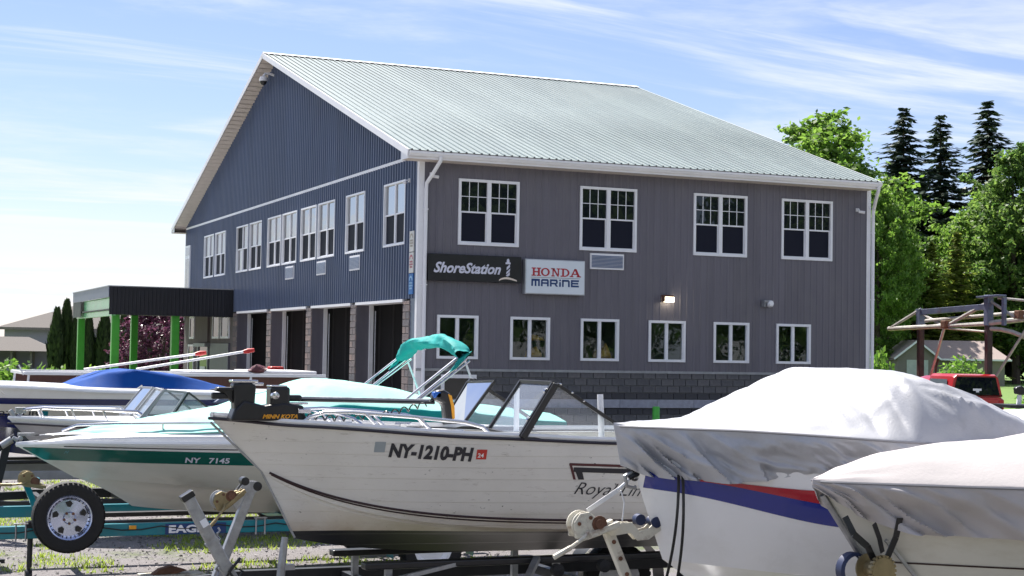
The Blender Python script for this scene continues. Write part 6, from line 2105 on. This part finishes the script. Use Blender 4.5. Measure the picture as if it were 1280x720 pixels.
# long wing, ridge across the view
b = MB(); b.bb((-1.0, .6, -1), (5.6, 7, 2.65)); b.bb((-4.6, 0, -1), (-1.02, 6, 2.65)); b.face((-4.6, 0, 2.65), (-1.02, 0, 2.65), (-2.8, 0, 4.05)); b.build('wall', M['house_tan'], hr)
b = MB()
b.face((-3.0, .1, 2.5), (6.1, .1, 2.5), (4.6, 3.6, 4.25), (-2.8, 3.6, 4.25)); b.face((6.1, .1, 2.5), (6.1, 7.4, 2.5), (4.6, 3.6, 4.25)); b.face((6.1, 7.4, 2.5), (-3.0, 7.4, 2.5), (-2.8, 3.6, 4.25), (4.6, 3.6, 4.25))
b.build('roof', M['shingle_pink'], hr, recalc=False)
b = MB()
for s_ in (-1, 1):
    q = [(-2.8, -.35, 4.2), (-2.8 + s_ * 2.15, -.35, 2.5), (-2.8 + s_ * 2.15, 6, 2.5), (-2.8, 6, 4.2)]
    b.face(*q); b.face(*[(p[0], p[1], p[2] - .16) for p in q]); b.face(q[0], q[1], (q[1][0], q[1][1], q[1][2] - .16), (q[0][0], q[0][1], q[0][2] - .16))
b.build('gable_roof', M['shingle_pink'], hr, recalc=False)
b = MB(); b.bb((-3.75, -.06, -1), (-1.75, -.002, 2.35)); b.build('garage_door', M['garage_white'], hr)
for s_ in (-1, 1):
    b = MB(); b.bar((-2.8, -.38, 4.15), (-2.8 + s_ * 2.2, -.38, 2.42), .06, .16); b.build('barge_board', M['vinyl'], hr)
b = MB(); b.bb((-.6, .0, 2.36), (6.1, .08, 2.52)); b.build('fascia', M['vinyl'], hr)

# ------------------------------------------------------------------ trees and shrubs
def leaf_quad(b, c, n, size, asp=.6):
    n = n.normalized()
    a = n.cross(Vector((random.uniform(-1, 1), random.uniform(-1, 1), random.uniform(-1, 1))))
    if a.length < 1e-3: a = n.orthogonal()
    a.normalize(); d = n.cross(a)
    b.face(c - a * size, c + d * size * asp, c + a * size, c - d * size * asp)


def rnd_unit():
    while True:
        v = Vector((random.uniform(-1, 1), random.uniform(-1, 1), random.uniform(-1, 1)))
        if .05 < v.length < 1: return v.normalized()


def limbs(b, base, top, r, n, spread, z0, z1):
    pts = [Vector(base), Vector(base).lerp(Vector(top), .5) + Vector((random.uniform(-.2, .2), random.uniform(-.2, .2), 0)), Vector(top)]
    b.tube(pts, [r, r * .6, r * .12], 8)
    ends = []
    for i in range(n):
        f = random.uniform(z0, z1)
        p = Vector(base).lerp(Vector(top), f)
        a = 2.4 * i + random.uniform(-.4, .4)
        ln = spread * (1.1 - .6 * abs(f - .55)) * random.uniform(.75, 1.1)
        e = p + Vector((cos(a) * ln, sin(a) * ln, ln * random.uniform(.35, .8)))
        m_ = p.lerp(e, .5) + Vector((0, 0, ln * .06))
        b.tube([p, m_, e], [r * .32 * (1.1 - f), r * .2 * (1.1 - f), r * .05], 5)
        ends += [e, m_.lerp(e, .5)]
    return ends


def broad_tree_data(seed, Ht, R, leaf, n_cl, per, leaf_mat, z_low=.22, shape=1.0):
    """trunk with limbs; sprays of leaves along limb ends and through an uneven, gappy crown"""
    random.seed(seed)
    tb = MB()
    ends = limbs(tb, (0, 0, 0), (random.uniform(-.5, .5), random.uniform(-.5, .5), Ht * .86), Ht * .018, 34, R * .85, z_low + .03, .80)
    cb_ = MB()
    cents = list(ends)
    while len(cents) < n_cl:
        u = rnd_unit()
        k = random.uniform(.25, 1) ** .5
        z = lerp(z_low, 1.0, .5 + .5 * u.z * k)
        f = min(1, max(.0, (z - z_low) / (1 - z_low)))
        prof = (sin(pi * min(1, f ** (.75 * shape) * .94 + .05))) ** .75
        lump = noise.noise(Vector((u.x * 2.2, u.y * 2.2, seed + z * 7)))
        if lump < -.22: continue                           # gaps between the boughs
        rr = R * prof * (.92 + .55 * lump)
        cents.append(Vector((u.x * rr * k, u.y * rr * k, z * Ht + .4 * lump)))
    for c in cents:
        sz = random.uniform(.35, 1.25) * R * .13
        ax = Vector((c.x, c.y, 0)); ax = (ax.normalized() if ax.length > .3 else rnd_unit()) + Vector((0, 0, random.uniform(-.1, .5)))
        n_ = int(per * random.uniform(.5, 1.3))
        for j in range(n_):
            d = rnd_unit() * sz * random.uniform(.1, 1)
            d += ax * sz * random.uniform(-.6, 1.2)
            d.z *= .7
            leaf_quad(cb_, c + d, rnd_unit() + Vector((0, 0, .8)), leaf * random.uniform(.6, 1.25), .55)
    return tb.mesh('trunk', [M['bark']], True), cb_.mesh('crown', [leaf_mat])


def conifer_data(seed, Ht, R, leaf_mat, tiers, card=.30, z0=.06, droop=.35, dense=1.0, power=.85):
    random.seed(seed)
    tb = MB(); tb.tube([(0, 0, 0), (0, 0, Ht * .6), (0, 0, Ht * .995)], [Ht * .014, Ht * .008, .02], 7)
    cb_ = MB()
    for i in range(tiers):
        f = i / (tiers - 1)
        z = Ht * lerp(z0, .985, f ** .92)
        ln = R * (1 - f) ** power * random.uniform(.8, 1.12) + .12
        nb = max(4, int(lerp(13, 5, f) * dense))
        a0 = random.uniform(0, 6.28)
        for k in range(nb):
            a = a0 + 2 * pi * k / nb + random.uniform(-.25, .25)
            l2 = ln * random.uniform(.5, 1.15)
            zb = z + random.uniform(-1, 1) * Ht * .62 / tiers
            dirv = Vector((cos(a), sin(a), 0)); side = Vector((-sin(a), cos(a), 0))
            ns = max(3, int(l2 / (card * .62)))
            for j in range(ns):
                t = (j + .6) / ns
                zz = zb - droop * l2 * t + .22 * l2 * t * t * (1.3 if f > .5 else .9)
                w_ = card * (1.35 - .8 * t)
                p = dirv * (l2 * t)
                for q in range(3):
                    off = side * random.uniform(-1, 1) * w_ * .9
                    c = Vector((p.x, p.y, zz)) + off + Vector((0, 0, random.uniform(-.10, .06)))
                    nn = Vector((random.uniform(-.5, .5), random.uniform(-.5, .5), 1)) + dirv * .4
                    s_ = card * random.uniform(.6, 1.1)
                    ax = (dirv + side * random.uniform(-.9, .9)).normalized() * s_ + Vector((0, 0, -.25 * s_))
                    bx = nn.cross(ax).normalized() * s_ * .42
                    cb_.face(c - ax * .6, c - ax * .1 + bx, c + ax, c - ax * .1 - bx)
        if i % 2 == 0 and f < .9:
            for k in range(3):
                a = random.uniform(0, 6.28); tb.tube([(0, 0, z), (cos(a) * ln * .8, sin(a) * ln * .8, z - droop * ln * .6)], [.06, .015], 4)
    return tb.mesh('trunk', [M['bark']], True), cb_.mesh('crown', [leaf_mat])


def tree(name, label, data, loc, rz=0, sc_=(1, 1, 1), group=None, cat='tree'):
    o = thing(name, label, cat, loc, rz, group)
    o.scale = sc_
    link('trunk', data[0], o); link('crown', data[1], o)
    return o


spA = conifer_data(11, 30, 7.6, M['needle_dark'], 54, .62, .10, .42, 1.2, .58)
spB = conifer_data(23, 30, 7.4, M['needle_dark'], 50, .62, .12, .34, 1.15, .60)
fir = conifer_data(37, 14, 4.3, M['needle_mid'], 36, .36, .03, .18, 1.3, .9)
brA = broad_tree_data(5, 24, 7.0, .26, 820, 46, M['leaf_a'], .10)
brB = broad_tree_data(8, 24, 6.6, .25, 820, 46, M['leaf_b'], .04, .85)
GS = 'dark spruces behind the tan house'
for (x, y, d, rz, s_, lab) in (
        (90.75, 99.4, spA, 0, .985, 'tall dark spruce right of the light green tree, left of the three spruce tips'),
        (98.2, 102.7, spB, 1, .99, 'dark spruce with a bushy tip between two taller spruces'),
        (104.4, 102.2, spA, 2.2, 1.06, 'tallest dark spruce, its narrow tip standing free against the sky'),
        (108.5, 99.0, spB, 3, .96, 'dark spruce at the right border of the picture, half behind bright leaves'),
        (86.2, 101.0, spB, 4.1, .80, 'lower dark spruce just right of the shop corner, behind bright leaves'),
        (94.5, 106.0, spB, 5.0, .84, 'dark spruce set back in the gap between the two left spruces'),
        (101.5, 110.0, spA, 3.3, .78, 'dark spruce set back in the gap below the tallest one')):
    x, y = CAM.x + (x - CAM.x) * 1.09, CAM.y + (y - CAM.y) * 1.09
    tree('spruce_tree', lab, d, (x, y, 0), rz, (s_ * 1.1, s_ * 1.1, s_ * 1.085), GS)
for (x, y, s_, rz, lab) in ((86.4, 88.8, 1.02, 0, 'yellow green young fir, left one of the pair above the tan house'), (90.0, 89.5, 1.10, 2, 'yellow green young fir, right one of the pair above the tan house')):
    tree('fir_tree', lab, fir, (x, y, 0), rz, (s_, s_, s_), 'young firs above the tan house')
GB = 'leafy trees round the spruces'
for (x, y, d, rz, sx, sz, lab) in (
        (79.8, 99.0, brA, 0, 1.6, 1.22, 'tall light green leafy tree rising over the right end of the shop roof'),
        (76.9, 84.5, brA, 2, .62, .84, 'bright yellow green leafy tree close behind the right corner of the shop'),
        (98.5, 90.5, brB, 1, 1.05, 1.08, 'big bright leafy tree right of the young firs'),
        (105.0, 89.5, brB, 3, 1.15, 1.10, 'big leafy tree at the right border above the gantry'),
        (99.0, 112.0, brB, 4, 1.1, .88, 'leafy tree half hidden among the dark spruces'),
        (112, 93, brA, 5, 1.0, .9, 'leafy tree cut by the right border'), (100.0, 97.5, brA, 1.2, .95, .92, 'yellow green leafy tree between the tallest spruce and the big bright tree'), (84.5, 92.0, brA, 3.4, .6, .62, 'low bright leafy tree between the shop corner and the left young fir')):
    tree('leafy_tree', lab, d, (x, y, 0), rz, (sx, sx, sz), GB)

# arborvitae row beyond the canopy
def column_data(seed, Ht, R, n):
    random.seed(seed)
    tb = MB(); tb.tube([(0, 0, 0), (0, 0, Ht * .9)], [.09, .02], 6)
    b = MB()
    for i in range(n):
        f = random.random() ** .85
        prof = (1 - f) ** .42 * min(1, .55 + 3 * f) * (1 + .13 * sin(9 * f + seed) + .18 * noise.noise(Vector((f * 6, seed, 0))))
        a = random.uniform(0, 6.28)
        rr = R * prof * random.uniform(.62, 1.0) * (1 + .22 * noise.noise(Vector((cos(a) * 2, sin(a) * 2, f * 7 + seed))))
        c = Vector((cos(a) * rr, sin(a) * rr, Ht * (.01 + .97 * f)))
        s_ = random.uniform(.09, .26)
        up_ = Vector((cos(a) * .25, sin(a) * .25, 1)).normalized() * s_ * 1.5
        sd = Vector((-sin(a), cos(a), 0)) * s_ * .45 + rnd_unit() * .03
        b.face(c - up_ * .6, c + sd, c + up_, c - sd)
    return tb.mesh('trunk', [M['bark']], True), b.mesh('crown', [M['cedar']])
cedA, cedB = column_data(3, 4.6, .62, 3800), column_data(9, 4.6, .58, 3800)
GA = 'arborvitae columns by the grey house'
arb = [(-2.45, 56.0, .98, 1, 'arborvitae column nearest the garden hut'), (-1.85, 56.4, 1.08, 1.05, 'second and tallest arborvitae column from the garden hut'), (-1.35, 55.8, .93, .8, 'third arborvitae column from the garden hut, left of the first green canopy column'),
       (-.65, 55.6, .90, .9, 'arborvitae column behind the far left green canopy column'), (.25, 55.4, .95, 1.1, 'arborvitae column just right of the far left green canopy column'),
       (1.35, 55.3, .93, 1.1, 'arborvitae column left of centre in the first canopy bay'), (2.0, 55.1, .95, 1.15, 'arborvitae column right of centre in the first canopy bay'), (2.9, 55.0, .84, 1.0, 'arborvitae column beside the front left green canopy column'), (3.9, 54.8, .95, .95, 'arborvitae column seen between the two middle green canopy columns'), (4.7, 55.2, .98, .95, 'arborvitae column behind the second rear green canopy column')]
for i, (x, y, sz, sx, lab) in enumerate(arb):
    tree('arborvitae', lab, (cedA, cedB)[i % 2], (x - .2, y, 0), i * 1.3, (sx, sx, sz), GA)
random.seed(4)
# purple plum
pl = broad_tree_data(15, 5.2, 2.6, .10, 300, 46, M['plum'], .10, .9)
tree('plum_tree', 'purple leaved plum tree seen under the canopy between two green columns', pl, (.9, 43.5, -.3), 0, (1.0, 1.0, 1.0))
b = MB(); b.tube([(0, 0, 0), (.05, 0, 1.5), (.12, 0, 2.2), (-.02, 0, 3.6), (-.1, 0, 4.4)], [.07, .06, .05, .045, .03], 7)
o = thing('thin_tree', 'thin bare crooked tree trunk between the middle green canopy columns', 'tree', (-1.6, 41.5, 0)); b.build('trunk', M['pipe'], o, smooth=True)

def shrub_data(seed, R, H, n, leaf, m_):
    random.seed(seed)
    b = MB()
    for i in range(n):
        u = rnd_unit(); u.z = abs(u.z)
        k = random.uniform(.5, 1)
        c = Vector((u.x * R * k, u.y * R * k, u.z * H * k * (1 + .3 * noise.noise(u * 3))))
        leaf_quad(b, c, rnd_unit() + Vector((0, 0, .6)), leaf * random.uniform(.6, 1.2), .55)
    tb = MB()
    for k in range(6):
        a = k * 1.05; tb.tube([(0, 0, 0), (cos(a) * R * .5, sin(a) * R * .5, H * .6)], [.025, .008], 4)
    return tb.mesh('stem', [M['bark']]), b.mesh('foliage', [m_])
shA, shB = shrub_data(2, 1.2, 1.3, 900, .12, M['shrub']), shrub_data(6, 1.5, 1.0, 900, .13, M['shrub'])
def shrub(lab, d, loc, s_, rz=0, group='shrubs in the yard'):
    o = thing('shrub', lab, 'shrub', loc, rz, group); o.scale = s_
    link('stem', d[0], o); link('foliage', d[1], o)
shrub('leafy shrub in front of the garden hut at the left border', shA, (-7.4, 36.0, 0), (1.5, 1.2, 1.25))
shrub('leafy shrub just left of the pontoon boat bow', shB, (-6.0, 33.0, 0), (1.2, 1.0, 1.35), 2)
shrub('low shrub at the foot of the arborvitae left of the canopy', shB, (-1.4, 50.5, 0), (1.3, 1, 1.1), 1)
shrub('low shrub at the foot of the arborvitae inside the canopy bay', shA, (1.0, 50.0, 0), (1.6, 1, .9), 3)
shrub('bright shrub in front of the long wall of the tan house', shA, (68.5, 62.0, 0), (2.6, 2, 2.0), 1)
shrub('bright shrub left of the pale garage door at the shop corner', shB, (71.0, 77.5, 0), (1.6, 1.4, 3.2), 2)
for i, (x, y, s_) in enumerate(((40.5, 19.5, 1.5), (43.5, 17.5, 1.7), (46.0, 15.5, 1.6))):
    shrub(('bright green bush right of the rusty gantry post', 'bright green bush in the middle behind the gantry pipes', 'bright green bush at the right border behind the gantry')[i], (shA, shB)[i % 2], (x, y, 0), (s_ * 1.3, s_ * 1.3, s_ * .95), i)
# woods that close the view and are mirrored in the windows
def woods(name, spots, h, leaf_m, seed):
    random.seed(seed)
    b = MB()
    for (x, y, R) in spots:
        for k in range(1100):
            u = rnd_unit(); kk = random.uniform(.45, 1)
            f = .5 + .5 * u.z * kk
            c = Vector((x + u.x * R * kk * (1.15 - .7 * f), y + u.y * R * kk * (1.15 - .7 * f), h * f * random.uniform(.9, 1.05)))
            leaf_quad(b, c, rnd_unit() + Vector((0, 0, .5)), random.uniform(.6, 1.2), .7)
    o = b.build(name, leaf_m, None, recalc=False)
    tag(o, None, None, kind='stuff')
woods('woods', [(-70 + 9 * i + (i % 3), -105 - 6 * (i % 2), 7.5) for i in range(20)], 27, M['leaf_b'], 31)
woods('woods', [(112 + 7 * i, 104 - 5 * i, 6.5) for i in range(7)] + [(84 + 8 * i, 116, 7) for i in range(5)], 17, M['needle_dark'], 32)

# ------------------------------------------------------------------ loose ground cover in the lit strip
random.seed(12)
def in_grass(x, y): return noise.noise(Vector((x * .9, y * .9, 3.1))) > .02
b = MB()
for i in range(16000):
    x, y = random.uniform(-15.5, -7.5), random.uniform(-27, -13)
    s_ = random.uniform(.006, .03)
    p = [Vector((x, y, s_ * .25)) + Vector((random.uniform(-1, 1), random.uniform(-1, 1), random.uniform(-.3, .7))) * s_ for _ in range(4)]
    b.face(p[0], p[1], p[2]); b.face(p[0], p[2], p[3]); b.face(p[0], p[3], p[1]); b.face(p[1], p[3], p[2])
M['pebble'] = mat_leaf('pebbles', (.10, .095, .10), (.40, .37, .38), 0.0, .9)
tag(b.build('gravel', M['pebble'], None, recalc=False), None, None, kind='stuff')
b = MB()
cnt = 0
for i in range(26000):
    x, y = random.uniform(-16, -7), random.uniform(-26, -12)
    if not in_grass(x, y): continue
    for j in range(2):
        a = random.uniform(0, 6.28); h = random.uniform(.02, .075); w_ = .008
        px_, py_ = x + random.uniform(-.04, .04), y + random.uniform(-.04, .04)
        b.face((px_ - cos(a) * w_, py_ - sin(a) * w_, 0), (px_ + cos(a) * w_, py_ + sin(a) * w_, 0), (px_ + random.uniform(-.04, .04), py_ + random.uniform(-.04, .04), h))
tag(b.build('grass', M['grass_blade'], None, recalc=False), None, None, kind='stuff')
o = thing('scrap_board', 'pale broken board with dark scraps lying on the gravel before the teal trailer', 'board', (-11.61, -25.2, 0), .1)
b = MB(); b.bb((-.30, -.12, .0), (.34, .16, .035)); b.build('board', M['cream_rust'], o, bevel=.006)
b = MB(); b.prism([(-.2, .035), (.05, .04), (.16, .07), (.0, .12), (-.12, .09)], .1, lambda a, c, t: (a, -.05 + t, c)); b.build('scrap', M['rust'], o)
